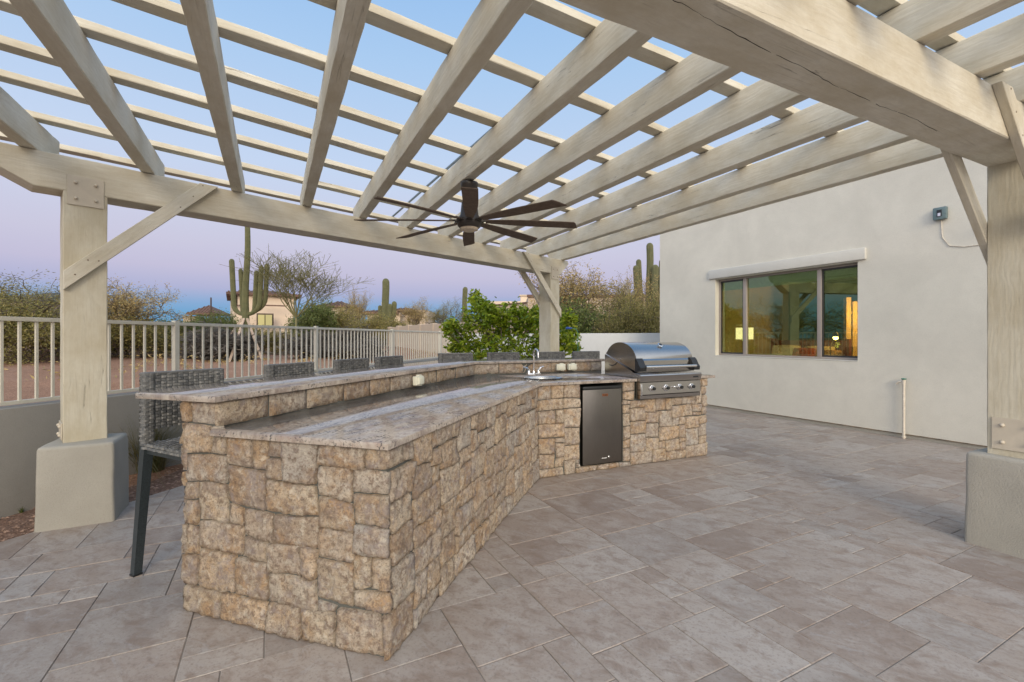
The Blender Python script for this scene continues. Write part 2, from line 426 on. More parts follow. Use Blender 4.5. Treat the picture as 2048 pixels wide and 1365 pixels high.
M['mesq'] = m_leaf('olive_leaves', [(.17, .16, .05), (.25, .225, .07), (.35, .30, .10), (.45, .36, .15)])
M['dry'] = m_leaf('dry_golden_leaves', [(.33, .24, .09), (.48, .36, .15), (.58, .43, .20), (.28, .24, .09)])
M['dark_leaf'] = m_leaf('deep_green_leaves', [(.07, .10, .03), (.14, .175, .05), (.22, .24, .075)])
M['grey_leaf'] = m_leaf('grey_twigs', [(.10, .095, .085), (.17, .155, .14), (.065, .06, .055), (.23, .20, .17)])
M['citrus'] = m_leaf('glossy_citrus_leaves', [(.08, .15, .010), (.24, .35, .018), (.42, .52, .03), (.50, .52, .06), (.14, .22, .016), (.35, .40, .03)], .35, .35)
M['grass'] = m_leaf('dry_grass_blades', [(.09, .10, .03), (.17, .16, .055), (.29, .23, .11), (.12, .12, .05)], .6)
M['bark'] = m_bark('brown_bark', (.10, .075, .055), (.18, .14, .11))
M['green_bark'] = m_bark('palo_verde_bark', (.15, .15, .065), (.24, .22, .11))
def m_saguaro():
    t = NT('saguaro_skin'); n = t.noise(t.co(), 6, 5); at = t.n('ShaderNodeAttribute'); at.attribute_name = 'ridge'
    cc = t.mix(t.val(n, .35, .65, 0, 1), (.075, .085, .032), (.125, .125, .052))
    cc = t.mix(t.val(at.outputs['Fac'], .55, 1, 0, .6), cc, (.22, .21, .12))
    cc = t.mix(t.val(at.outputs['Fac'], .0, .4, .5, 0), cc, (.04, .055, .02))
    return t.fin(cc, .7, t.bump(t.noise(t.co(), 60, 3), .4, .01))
M['saguaro'] = m_saguaro()
def m_glass(name, tint, refl=.16):
    t = NT(name); t.t.nodes.remove(t.b)
    tr = t.n('ShaderNodeBsdfTransparent'); tr.inputs[0].default_value = tint+(1,)
    gl = t.n('ShaderNodeBsdfGlossy'); gl.inputs['Roughness'].default_value = .004
    n = t.noise(t.co(), 1.3, 1); t.l(t.mix(n, (.62, .76, .50), (.68, .82, .56)), gl.inputs[0])
    fr = t.n('ShaderNodeFresnel'); fr.inputs[0].default_value = 1.55
    f = t.math('ADD', t.math('MULTIPLY', fr.outputs[0], 1.4), refl)
    mx = t.n('ShaderNodeMixShader'); t.l(f, mx.inputs[0]); t.l(tr.outputs[0], mx.inputs[1]); t.l(gl.outputs[0], mx.inputs[2]); t.l(mx.outputs[0], t.out.inputs[0])
    return t.m
M['glass'] = m_glass('tinted_glass', (.74, .76, .58), .12)
M['far_glass'] = m_glass('far_window_glass', (.5, .5, .4), .1)

# ================================================================ SETTING
# key lines of the plan
PATIO_DIR = 62.6
WALL0 = V(3.21, 10.04, 0); WALL_E = V(.4756, -.8796, 0).normalized(); WALL_N = V(-.8796, -.4756, 0).normalized()   # house wall, running toward the camera; normal out
FEN0 = V(-3.89, 3.514, 0); FEN_D = dirv(13.0); FEN_L = V(-math.cos(R(13)), math.sin(R(13)), 0)
BK_A = FEN0+FEN_D*10.1                                   # corner where fence meets white back wall
BK_B = V(3.62, 11.3, 0)
EDGE0 = V(-3.37, 3.04, 0); EDGE_D = dirv(17.5); EDGE_L = V(-math.cos(R(17.5)), math.sin(R(17.5)), 0)

def beyond(x, y):
    """distance outside the yard (metres), 0 inside"""
    d1 = (Vector((x, y, 0))-FEN0).dot(FEN_L)
    bn = (BK_B-BK_A).normalized(); bl = Vector((-bn.y, bn.x, 0)); d2 = (Vector((x, y, 0))-BK_A).dot(bl)
    d = max(d1, d2)
    return max(0.0, d)
def terrain_z(x, y):
    d = beyond(x, y)
    if d <= 0: return -.06
    z = .05+.034*min(d, 34)
    k = max(0, 1-((x+4.5)/6.5)**2)*max(0, min(1, (d-3)/9))
    z += .42*k*(1 if y > 10 else 0)
    if y > 14: z += .10*noise.noise(Vector((x*.12, y*.12, 3)))*min(1, d/6)
    z += .03*noise.noise(Vector((x*.6, y*.6, 9)))
    return min(z, 1.45) if d < 60 else z-(d-60)*.0005
xs = np.concatenate([-np.geomspace(900, 30, 16)[:-1], np.linspace(-30, 22, 118), np.geomspace(22, 900, 16)[1:]])
ys = np.concatenate([[-400, -150, -60, -25], np.linspace(-10, 45, 120), np.geomspace(45, 1500, 22)[1:]])
mb = MB(); nx, ny = len(xs), len(ys)
mb.v = [(float(x), float(y), terrain_z(float(x), float(y))) for y in ys for x in xs]
mb.f = [(j*nx+i, j*nx+i+1, (j+1)*nx+i+1, (j+1)*nx+i) for j in range(ny-1) for i in range(nx-1)]
mb.build('desert_ground', M['desert'], smooth='all', kind='structure')
# yard gravel strip between paving and fence wall
pts = [EDGE0-EDGE_D*9, EDGE0+EDGE_D*13, BK_A+V(.1, .3, 0), FEN0+FEN_L*.05-FEN_D*10]
mb = MB(); mb.v = [(p.x, p.y, -.030) for p in pts]; mb.f = [(0, 1, 2, 3)]
mb.build('gravel_bed', M['gravel'], kind='structure')
# pebbles scattered on that bed
mb = MB()
for i in range(1500):
    a = random.uniform(-1.5, 9); p = EDGE0+EDGE_D*a+EDGE_L*random.uniform(0, .9+.06*a); r = random.uniform(.006, .022)
    q = Matrix.Rotation(random.uniform(0, 6), 3, 'Z')
    mb.add([q @ Vector((x*r*random.uniform(.7, 1.3), y*r, z*r*.7))+Vector((p.x, p.y, -.026)) for x, y, z in ((1, 0, 0), (-1, .2, 0), (0, 1, 0), (.1, -1, 0), (0, 0, 1))],
           [(0, 2, 4), (2, 1, 4), (1, 3, 4), (3, 0, 4)])
mb.build('loose_pebbles', m_plain('pebble_stone', (.30, .20, .15), .9, nscale=6, var=.5), kind='stuff')

# ---- patio paving: slabs of five sizes in a mixed pattern
ISL_B = V(-.5185, 1.926, 0); d1 = dirv(17.15); r1 = V(.9555, -.2949, 0); ab = V(-.952, .305, 0)
ISL_A = ISL_B+ab*1.157
ISL_C = V(.248, 4.412, 0); d2 = dirv(66.0); r2 = V(d2.y, -d2.x, 0)
def cross_lines(p, d, q, e):
    den = d.x*e.y-d.y*e.x; w = q-p; t = (w.x*e.y-w.y*e.x)/den; return p+d*t
patio = empty('patio', kind='structure')
pts = [EDGE0-EDGE_D*9, WALL0+WALL_E*16, WALL0+WALL_N*0, BK_B, BK_A+(BK_B-BK_A)*.35, EDGE0+EDGE_D*9.3]
pts = [EDGE0-EDGE_D*9, V(9, -6, 0), WALL0+WALL_E*14, WALL0, V(3.4, 11.3, 0), V(-.6, 12.3, 0), EDGE0+EDGE_D*9.3]
mb = MB(); tri = tessellate_polygon([[Vector((p.x, p.y, 0)) for p in pts]])
mb.v = [(p.x, p.y, -.004) for p in pts]; mb.f = [tuple(t) for t in tri]
mb.build('grout_bed', M['grout'], patio)
U = .1545
gu = dirv(62.6); gv = dirv(-27.4)
org = V(.37, -.11, 0)
N0, N1 = -56, 64
occ = {}
sizes = [(3, 2), (2, 2), (2, 1), (3, 3), (1, 1), (2, 3), (1, 2), (4, 3)]
wts = [34, 22, 12, 9, 9, 10, 6, 4]
rects = []
rs = random.Random(12)
for j in range(-30, 84):
    for i in range(N0, N1):
        if (i, j) in occ: continue
        order = rs.choices(sizes, wts, k=10)+[(2, 1), (1, 2), (1, 1)]
        for (w, h) in order:
            if all((i+a, j+b) not in occ for a in range(w) for b in range(h)): break
        for a in range(w):
            for b in range(h): occ[(i+a, j+b)] = 1
        rects.append((i, j, w, h))
def in_poly(p, poly):
    c = False; n = len(poly)
    for i in range(n):
        a, b = poly[i], poly[(i+1) % n]
        if (a.y > p.y) != (b.y > p.y) and p.x < (b.x-a.x)*(p.y-a.y)/(b.y-a.y)+a.x: c = not c
    return c
isl_poly = [ISL_B, ISL_C, ISL_C+d2*2.15, ISL_C+d2*2.15-r2*1.3, ISL_C-r2*1.3+d2*.1, ISL_A]
isl_in = [ISL_A+V(.12, .12, 0), ISL_B+V(-.1, .15, 0), ISL_C+V(-.15, .2, 0), ISL_C+d2*2.1-r2*.12, ISL_C+d2*2.1-r2*1.2, ISL_C-r2*1.15-d2*.3]
def clip_half(poly, p0, n):
    out = []
    for i in range(len(poly)):
        a, b = poly[i], poly[(i+1) % len(poly)]; da, db = (a-p0).dot(n), (b-p0).dot(n)
        if da >= 0: out.append(a)
        if (da >= 0) != (db >= 0): out.append(a+(b-a)*(da/(da-db)))
    return out
slabs = []
for (i, j, w, h) in rects:
    g = .0021; o = org+gu*(i*U+g)+gv*(j*U+g); a = gu*(w*U-2*g); b = gv*(h*U-2*g)
    poly = [o, o+a, o+a+b, o+b]
    poly = clip_half(poly, EDGE0, -EDGE_L)
    if len(poly) >= 3: poly = clip_half(poly, WALL0+WALL_N*.015, WALL_N) if poly[0].y < 11 and (poly[0]-WALL0).dot(WALL_N) < .9 and (poly[0]-WALL0).dot(WALL_E) > -.3 else poly
    if len(poly) < 3: continue
    c = sum(poly, Vector((0, 0, 0)))/len(poly)
    if c.y < -3.5 or c.y > 12.4 or c.x > 8.5 or c.x < -6.5: continue
    if (c-WALL0).dot(WALL_N) < 0 and c.y < 11.2 and (c-WALL0).dot(WALL_E) > 0: continue
    if all(in_poly(p, isl_in) for p in poly): continue
    area = w*h
    inview = c.y > 1.0 and abs(c.x) < c.y*1.18+.3
    if in_poly(c, isl_poly): inview = False
    slabs.append((0 if inview else 1, c.length, poly))
slabs.sort(key=lambda s: (s[0], s[1]))
def slab_geo(mb, poly):
    dz = rs.uniform(-.0012, .0012); tx, ty = rs.uniform(-.002, .002), rs.uniform(-.002, .002)
    c = sum(poly, Vector((0, 0, 0)))/len(poly); n = len(poly)
    top = []
    for p in poly:
        q = c+(p-c)*(1-.0035/max(.05, (p-c).length)); top.append((q.x, q.y, dz+tx*(p.x-c.x)+ty*(p.y-c.y)))
    mid = [(p.x, p.y, t[2]-.0025) for p, t in zip(poly, top)]; bot = [(p.x, p.y, -.014) for p in poly]
    fs = [tuple(range(n))]+[(i+n, (i+1) % n+n, (i+1) % n, i) for i in range(n)]+[(i+2*n, (i+1) % n+2*n, (i+1) % n+n, i+n) for i in range(n)]
    mb.add(top+mid+bot, fs)
rest = MB()
for k, (a, b, poly) in enumerate(slabs):
    if k < 299:
        m_ = MB(); slab_geo(m_, poly); m_.build('paving_slab', M['paver'], patio)
    else: slab_geo(rest, poly)
rest.build('distant_paving_slabs', M['paver'], patio, kind='stuff')

# ================================================================ HOUSE
house = empty('house', WALL0, 0, label='white stucco house wall with a wide bedroom window', cat='house')
hm = Matrix((WALL_E, -WALL_N, V(0, 0, 1))).transposed()       # local: x along wall, y into the house, z up   (left-handed safe: check)
def HP(s, q, z): return WALL_E*s-WALL_N*q+V(0, 0, z)          # relative to WALL0 (house empty is not rotated)
def hbox(mb, s0, s1, q0, q1, z0, z1, bev=0):
    c = HP((s0+s1)/2, (q0+q1)/2, (z0+z1)/2); m = frame_mat(WALL_E); return mb.box(c, (s1-s0, q1-q0, z1-z0), m, bev)
WS0, WS1, WZ0, WZ1 = 1.395, 3.79, 1.012, 2.452
TH = .30; HT = 3.95; L = 14.0
mb = MB()
hbox(mb, 0, WS0, 0, TH, .055, HT); hbox(mb, WS1, L, 0, TH, .055, HT)
hbox(mb, WS0, WS1, 0, TH, .055, WZ0); hbox(mb, WS0, WS1, 0, TH, WZ1, HT)
hbox(mb, 0, .3, TH, 5.0, .055, HT)
mb.build('wall', M['stucco_house'], house)
mb = MB(); hbox(mb, .004, L, .006, .2, -.05, .046); mb.build('foundation_strip', M['stucco_base'], house)
mb = MB(); hbox(mb, -.005, L, -.008, .02, .046, .055); mb.build('weep_screed', M['rust'], house)
mb = MB(); hbox(mb, WS0-.13, WS1+.11, -.042, .05, WZ1+.015, WZ1+.185, .018); mb.build('lintel', M['stucco_trim'], house, smooth=True)
mb = MB(); hbox(mb, .0, L, -.02, 5, HT, HT+.06); mb.build('roof', M['stucco_house'], house)
# window
win_f = MB(); q0, q1 = .10, .16; fw = .035
def wbar(mb, s0, s1, z0, z1, a=q0, b=q1): hbox(mb, s0, s1, a, b, z0, z1, .004)
wbar(win_f, WS0, WS0+fw, WZ0, WZ1); wbar(win_f, WS1-fw, WS1, WZ0, WZ1)
wbar(win_f, WS0+fw, WS1-fw, WZ0, WZ0+fw); wbar(win_f, WS0+fw, WS1-fw, WZ1-fw, WZ1)
m1, m2 = 1.93, 3.205
for m_ in (m1, m2): wbar(win_f, m_-.025, m_+.04, WZ0+fw, WZ1-fw, q0-.004, q1)
window = win_f.build('window', M['frame'], house, smooth=True)
for a, b in ((WS0+fw, m1-.025), (m2+.04, WS1-fw)):
    mb = MB()
    hbox(mb, a, a+.02, .112, .13, WZ0+fw, WZ1-fw); hbox(mb, b-.02, b, .112, .13, WZ0+fw, WZ1-fw)
    hbox(mb, a, b, .112, .13, WZ0+fw, WZ0+fw+.025); hbox(mb, a, b, .112, .13, WZ1-fw-.025, WZ1-fw)
    mb.build('sliding_sash', M['screen'], window)
for a, b in ((WS0+fw, m1-.025), (m1+.04, m2-.025), (m2+.04, WS1-fw)):
    mb = MB(); hbox(mb, a, b, .132, .138, WZ0+fw, WZ1-fw); mb.build('pane', M['glass'], window)
mb = MB(); hbox(mb, WS0+.02, WS1-.02, .165, .18, 2.24, WZ1-.01)
for k in range(8): hbox(mb, WS0+.02, WS1-.02, .158, .165, 2.25+k*.024, 2.264+k*.024)
mb.build('raised_blind', m_plain('pale_teal_blind', (.62, .86, .86), .7), window)
mb = MB(); hbox(mb, WS0-.02, WS1, -.006, .1, WZ0-.012, WZ0-.001, .003); mb.build('sill', M['stucco_trim'], window)
# bedroom shell
mb = MB(); hbox(mb, .3, 6.5, TH, 4.4, .02, .06); mb.build('bedroom_floor', m_plain('brown_carpet', (.2, .15, .11), .9), house)
mb = MB(); hbox(mb, .3, 6.5, 4.2, 4.4, .06, 2.9); hbox(mb, 6.3, 6.5, TH, 4.2, .06, 2.9); mb.build('bedroom_wall', m_plain('sage_wall_paint', (.06, .15, .09), .8), house)
mb = MB(); hbox(mb, .3, 6.5, TH, 4.4, 2.9, 3.0); mb.build('bedroom_ceiling', m_plain('ceiling_paint', (.3, .3, .27), .9), house)
def HW(s, q, z): return WALL0+HP(s, q, z)

# door inside, lit by a hall lamp
dp = bearing_point(1722, 9.55); rel = dp-WALL0; ds, dq = rel.dot(WALL_E), -rel.dot(WALL_N)
door = empty('interior_door', HW(ds, dq, .06), 0, label='panelled door standing ajar inside the lit bedroom', cat='door')
mdr = frame_mat(V(.95, -.2, 0))
def dpart(name, mat, boxes, bev=.004):
    b = MB()
    for c, d in boxes: b.box(mdr @ Vector(c), d, mdr, bev)
    return b.build(name, mat, door, smooth=True)
pnt = m_plain('cream_door_paint', (.72, .62, .42), .5)
dpart('leaf', pnt, [((.22, 0, 1.02), (.76, .04, 2.04))])
dpart('panel', pnt, [((.05, -.025, 1.45), (.22, .02, .85)), ((.38, -.025, 1.45), (.22, .02, .85)), ((.05, -.025, .5), (.22, .02, .7)), ((.38, -.025, .5), (.22, .02, .7))], .008)
dpart('door_frame', pnt, [((-.25, 0, 1.06), (.09, .12, 2.12))])
dpart('hinge', M['bronze'], [((-.18, -.03, z), (.03, .02, .1)) for z in (.3, 1.05, 1.8)])
def lamp(name, loc, e, col, rad=.05):
    d = bpy.data.lights.new(name, 'POINT'); d.energy = e; d.color = col; d.shadow_soft_size = rad
    o = bpy.data.objects.new(name, d); COL.objects.link(o); o.location = loc; return o
lamp('hall_lamp_light', HW(ds, dq, 0)+V(-.1, -.75, 1.9), 90, (1, .50, .14), .06)

# arc floor lamp
lp = bearing_point(1489, 9.25); lz = height_at(667, 9.25)
al = empty('arc_floor_lamp', (lp.x-.33, lp.y, .06), 0, label='arched floor lamp with a glowing white drum shade behind the window', cat='lamp')
mb = MB(); mb.lathe([(.14, 0), (.14, .02), (.02, .03)]); mb.build('base', M['chrome'], al, smooth=True)
mb = MB(); arc = [(0, 0, .02), (0, 0, 1.1)]+[(.165-.165*math.cos(a), 0, 1.1+.44*math.sin(a)) for a in np.linspace(.1, PI/2, 8)]+[(.26, 0, 1.545), (.33, 0, 1.5)]
mb.tube(arc, .009, 8); mb.build('stem', M['cream_metal'], al, smooth=True)
mb = MB(); zs = lz-.06
mb.lathe([(.155, zs-.12), (.158, zs-.12), (.158, zs+.11), (.155, zs+.11)], (.33, 0, 0), 28); mb.build('shade', m_emit('glowing_shade', (1, .90, .62), 2.6), al, smooth=True)
lamp('arc_lamp_light', (lp.x, lp.y+.02, zs-.02), 75, (1, .84, .55), .08)
# bed
bp_ = bearing_point(1583, 9.5); rel = bp_-WALL0; bs, bq = rel.dot(WALL_E), -rel.dot(WALL_N)
bed = empty('bed', HW(bs, bq, .06), 0, label='bed with a dark carved headboard seen through the window', cat='bed')
mw = frame_mat(WALL_E)
def bpart(name, mat, boxes, bev=.02):
    b = MB()
    for c, d in boxes: b.box(mw @ Vector(c), d, mw, bev)
    return b.build(name, mat, bed, smooth=True)
hbm = m_plain('red_brown_wood', (.19, .05, .03), .4)
bpart('headboard', hbm, [((0, .6, .62), (1.5, .06, 1.22)), ((-.76, .6, .63), (.08, .1, 1.26)), ((.76, .6, .63), (.08, .1, 1.26))])
bpart('headboard_slat', hbm, [((x, .56, .95), (.03, .03, .4)) for x in np.linspace(-.6, .6, 9)], .006)
bpart('mattress', m_plain('cream_bedding', (.7, .66, .55), .9), [((0, -.4, .55), (1.45, 1.9, .35))], .08)
def pillow(x, y, z, w, h, col, label, rz=0):
    bm = bmesh.new(); bmesh.ops.create_cube(bm, size=1); bmesh.ops.subdivide_edges(bm, edges=bm.edges[:], cuts=6, use_grid_fill=True)
    for v in bm.verts:
        x0, y0, z0 = v.co*2; e = (1-abs(x0)**3)*(1-abs(z0)**3); v.co = Vector((x0*w/2*(1-.06*z0*z0), y0*(.012+.09*max(0, e)**.6), z0*h/2*(1-.06*x0*x0)))
    me = bpy.data.meshes.new('pillow'); bm.to_mesh(me); bm.free(); me.shade_smooth(); o = link('pillow', me, None, col, label=label, cat='pillow')
    o.location = HW(bs, bq, .06)+mw @ Vector((x, y, z)); o.rotation_euler = (R(-14), 0, math.atan2(WALL_E.y, WALL_E.x)+rz)
pillow(-.38, .42, .93, .62, .40, m_plain('white_linen', (.78, .74, .62), .9), 'white pillow leaning on the left half of the headboard')
pillow(.30, .42, .92, .60, .40, m_plain('cream_linen', (.72, .68, .55), .9), 'cream pillow behind the red patterned cushion')
pillow(.12, .22, .90, .44, .36, m_plain('red_pattern_cloth', (.38, .07, .035), .9, nscale=22, var=.7), 'red patterned cushion in front of the cream pillow', .1)
pillow(.62, .25, .88, .40, .34, m_plain('brown_stripe_cloth', (.36, .22, .14), .9, nscale=14, var=.7), 'brown patterned cushion at the right end of the bed', -.2)
# reading lamp
rl = bearing_point(1671, 8.75); rz_ = height_at(674, 8.75)
rd = empty('reading_lamp', (rl.x, rl.y, .06), 0, label='small bright reading lamp beside the bed', cat='lamp')
mb = MB(); mb.tube([(.05, 0, 0), (-.08, 0, .6), (-.1, 0, 1.1), (-.02, 0, rz_-.03)], .008, 6); mb.build('stem', M['bronze'], rd, smooth=True)
mb = MB(); mb.lathe([(.02, .09), (.055, .03), (.06, .0), (.052, .0)], (0, 0, rz_-.06), 16); mb.build('lamp_head', M['bronze'], rd, smooth=True)
mb = MB(); mb.lathe([(.004, -.045), (.04, -.03), (.045, 0), (.03, .03), (.005, .04)], (0, 0, rz_-.075), 16); mb.build('bulb', m_emit('bright_bulb', (1, .72, .22), 30), rd, smooth=True)
lamp('reading_lamp_light', (rl.x-.05, rl.y-.1, rz_-.15), 3, (1, .7, .3), .05)

# wall fittings
pz = .735; hp = HW(4.36, -.06, 0)
sp = empty('hose_spigot', hp, 0, label='cream standpipe with a brass hose tap by the house wall', cat='tap')
mb = MB(); mb.tube([(0, 0, 0), (0, 0, pz)], .017, 10); mb.tube([(0, 0, .012), (0, 0, .03)], .026, 10); mb.build('pipe', M['wire'], sp, smooth=True)
mb = MB(); e_ = WALL_E; mb.tube([V(0, 0, pz-.01), V(0, 0, pz+.05)], .022, 10); mb.tube([V(0, 0, pz+.02), V(0, 0, pz+.02)-e_*.05, V(0, 0, pz-.01)-e_*.085], [.013, .015, .014], 10)
mb.build('tap_body', M['wire'], sp, smooth=True)
mb = MB(); mb.lathe([(.006, .05), (.03, .055), (.03, .066), (.005, .07)], (0, 0, pz), 12); mb.build('tap_handle', M['hose'], sp, smooth=True)
sx = HW(4.73, -.035, 2.92)
sn = empty('sensor_box', sx, 0, label='small grey green box with a window high on the house wall', cat='sensor')
mb = MB(); mb.box((0, 0, 0), (.135, .06, .155), frame_mat(WALL_E), .012); mb.build('housing', M['grey_box'], sn, smooth=True)
mb = MB(); mb.box(WALL_N*.032, (.05, .008, .085), frame_mat(WALL_E), .003); mb.build('sensor_window', M['black'], sn)
mb = MB(); mb.box(WALL_N*.037+V(0, 0, -.018), (.028, .004, .04), frame_mat(WALL_E), .001); mb.build('lens', M['chrome'], sn)
def wq(s, z): return HW(4.73+s, -.008, 2.92+z)-sx
mb = MB(); mb.tube([wq(0, -.08), wq(.01, -.3), wq(.08, -.42), wq(.22, -.455), wq(.6, -.46), wq(1.8, -.47)], .005, 6); mb.build('cable', M['wire'], sn, smooth=True)
mb = MB(); mb.box(wq(.4, -.457), (.02, .02, .02), None, .004); mb.build('cable_clip', M['wire'], sn)
lf = HW(5.28, -.06, 2.72)
fl = empty('wall_camera', lf, 0, label='small white round camera on the house wall by the post', cat='camera')
mb = MB(); mb.lathe([(.045, 0), (.048, .03), (.035, .05), (.005, .058)], (0, 0, 0), 16, frame_mat(WALL_E) @ Matrix.Rotation(R(90), 3, 'X')); mb.build('body', M['outlet'], fl, smooth=True)

# ================================================================ PERGOLA
perg = empty('pergola', (0, 0, 0), 0, label='cream painted timber pergola over the outdoor kitchen', cat='pergola')
def timber(name, p0, p1, w, h, mat=None, parent=None, cut0=0, cut1=0, cutz=0, seg=.11, jit=.0022, bev=.005, centred=False, label=None):
    """p0,p1: bottom-centre line ends (or centre line when centred). own axes so that the grain follows the length"""
    p0, p1 = Vector(p0), Vector(p1); L = (p1-p0).length; x = (p1-p0).normalized()
    zup = Vector((0, 0, 1)) if abs(x.z) < .95 else Vector((x.y*0+0, -1, 0))
    y = zup.cross(x).normalized(); z = x.cross(y)
    n = max(2, int(L/seg)); vs = []; fs = []
    zl = -h/2 if centred else 0
    st = [i*L/n for i in range(n+1)]
    for c in (cut0,): 
        if c: st = sorted(set(st+[c*.999]))
    if cut1: st = sorted(set(st+[L-cut1*.999]))
    for t in st:
        zb = zl
        if cut0 and t < cut0: zb = zl+cutz*(1-t/cut0)
        if cut1 and t > L-cut1: zb = zl+cutz*(1-(L-t)/cut1)
        zt = zl+h
        sec = [(-w/2+bev, zb), (w/2-bev, zb), (w/2, zb+bev), (w/2, zt-bev), (w/2-bev, zt), (-w/2+bev, zt), (-w/2, zt-bev), (-w/2, zb+bev)]
        for (a, b) in sec: vs.append((t+(random.uniform(-jit, jit) if 0 < t < L else 0), a+random.uniform(-jit, jit)*.7, b+random.uniform(-jit, jit)*.7))
    m = len(st)
    for i in range(m-1):
        for k in range(8): a = i*8+k; b = i*8+(k+1) % 8; fs.append((a, a+8, b+8, b))
    fs.append(tuple(range(8))); fs.append(tuple((m-1)*8+k for k in range(8))[::-1])
    q = MB(); q.v = vs; q.f = fs
    o = q.build(name, mat or M['timber'], parent)
    o.data.shade_smooth(); o.data.set_sharp_from_angle(angle=R(25))
    o.matrix_world = Matrix.Translation(p0) @ Matrix((x, y, z)).transposed().to_4x4()
    o.matrix_local = o.matrix_world.copy()
    if label: o['label'] = label
    return o

FBD = dirv(42.2); FBN = V(-FBD.y, FBD.x, 0)                 # far beam
FB0 = V(-3.26, 3.358, 0)                                    # front left corner of the left post
FZ0 = 2.418; FZ1 = 2.672
BW = .245
def fb(t, q, z): return FB0+FBD*t+FBN*q+V(0, 0, z)
timber('far_beam', fb(-.50, BW/2, FZ0), fb(6.30, BW/2, FZ0), BW, FZ1-FZ0, parent=perg, cut0=.35, cut1=.22, cutz=.19)
NBD = dirv(63.2); NBN = V(-NBD.y, NBD.x, 0)
NB0 = V(.617, 1.762, 0)                                     # a point of the far bottom edge of the near beam
NZ0 = 2.455; NZ1 = 2.700
tpost = (V(3.095, 3.01, 0)-NB0).dot(NBD)
def nb(t, q, z): return NB0+NBD*t+NBN*q+V(0, 0, z)          # q=0 far face, q=-BW near face
timber('near_beam', nb(-4.2, -BW/2, NZ0), nb(tpost+.75, -BW/2, NZ0), BW, NZ1-NZ0, parent=perg, cut1=.3, cut0=.3, cutz=.17)
ck = [(1330, -6), (1363, 7), (1420, 40), (1490, 78), (1560, 113), (1619, 141), (1665, 170), (1707, 187), (1760, 213), (1800, 226), (1842, 244), (1880, 268)]
b_ = MB(); pp = [ground_point(x, y, NZ0) for x, y in ck]; q_ = []
for i in range(len(pp)-1):
    for k in range(5):
        p = pp[i]*(1-k/5)+pp[i+1]*(k/5)+NBN*random.uniform(-.003, .003); q_.append(p)
for i, p in enumerate(q_):
    w = .0004+.0032*abs(noise.noise(Vector((i*.37, 0, 4))))*math.sin(PI*i/len(q_)); b_.v += [tuple(p+NBN*w+V(0, 0, -.0006)), tuple(p-NBN*w+V(0, 0, -.0006)), tuple(p+V(0, 0, .012))]
for i in range(len(q_)-1): a = i*3; b_.f += [(a, a+3, a+4, a+1), (a, a+2, a+5, a+3), (a+1, a+4, a+5, a+2)]
nb_o = [o for o in perg.children if o.name.startswith('near_beam')][0]
o = b_.build('drying_crack', m_plain('crack_shadow', (.035, .028, .022), .9), nb_o); o.matrix_local = nb_o.matrix_local.inverted()
# rafters
raf_px = [(35, 75), (280, 307.7), (462.3, 485.3), (604.4, 621), (718.2, 732.9), (813.6, 828), (896, 909), (963.7, 976), (1024.6, 1031), (1078, 1084), (1123, 1128)]
RD = dirv(-27.4); RH = .205; RWD = .088
raf_t = []
for a, b in raf_px:
    r = (a-1024)/F; raf_t.append((r*FB0.y-FB0.x)/(FBD.x-r*FBD.y))
import statistics
# even spacing fitted through the measured positions
n_ = len(raf_t); mi = (n_-1)/2; sl = sum((i-mi)*t for i, t in enumerate(raf_t))/sum((i-mi)**2 for i in range(n_)); ic = sum(raf_t)/n_
rafters = []
for i in range(-1, n_):
    t = (raf_t[i] if i >= 0 else raf_t[0]-sl)
    start = fb(t, 0, 0)+V(RD.y, -RD.x, 0)*(RWD/2)           # bottom left edge measured; move to centre line
    # near end: where the rafter crosses the near beam, plus tail
    x = cross_lines(start, RD, NB0, NBD); tail = x-RD*(.245+.50); 
    far = start+RD*(.27+.15)
    zn, zf = NZ1, FZ1
    lenb = (start-x).dot(RD)
    za = zn+(zn-zf)/lenb*.74; zb = zf-(zn-zf)/lenb*.36
    o = timber('rafter', V(tail.x, tail.y, za), V(far.x, far.y, zb), RWD, RH, parent=perg, cut0=.12, cut1=.07, cutz=.1)
    rafters.append((start, x))
# slats: measured along their top near edges
slat_px = [((130.4, 290), (789.7, 435)), ((61.5, 221), (718, 381.5)), ((0, 137), (857, 374)), ((0, 69), (955.3, 358)), ((151, 32.2), (1053.5, 332)),
           ((351.6, 5), (1131, 280)), ((737, 2.9), (1316.8, 248)), ((1167.4, 26.4), (1495.6, 173))]
SW, SH = .098, .043
RB = rafters[-1][0]; RA = rafters[0][0]
for k, (a, b) in enumerate(slat_px):
    zt = 2.69+RH+SH+.006*k/7
    A = ground_point(a[0], a[1], zt); B = ground_point(b[0], b[1], zt); d = (B-A).normalized(); nl = V(-d.y, d.x, 0)
    c = A+nl*(SW/2)
    p0 = cross_lines(c, d, RA, RD); p1 = cross_lines(c, d, RB, RD)
    timber('slat', V(p0.x, p0.y, zt-SH)-d*.18, V(p1.x, p1.y, zt-SH)+d*.18, SW, SH, parent=perg, jit=.003, seg=.2, bev=.003)
# one more over the near beam
d = NBD; c = nb(0, -.13, 0)
p0 = cross_lines(c, d, RA, RD); p1 = cross_lines(c, d, RB, RD); zt = 2.705+RH
timber('slat', V(p0.x, p0.y, zt)-d*.1, V(p1.x, p1.y, zt)+d*.18, SW, SH, parent=perg, jit=.003, seg=.2, bev=.003)
c = nb(0, -.62, 0); p0 = cross_lines(c, d, RA, RD); p1 = cross_lines(c, d, RB, RD)
timber('slat', V(p0.x, p0.y, zt)-d*.1, V(p1.x, p1.y, zt)+d*.18, SW, SH, parent=perg, jit=.003, seg=.2, bev=.003)

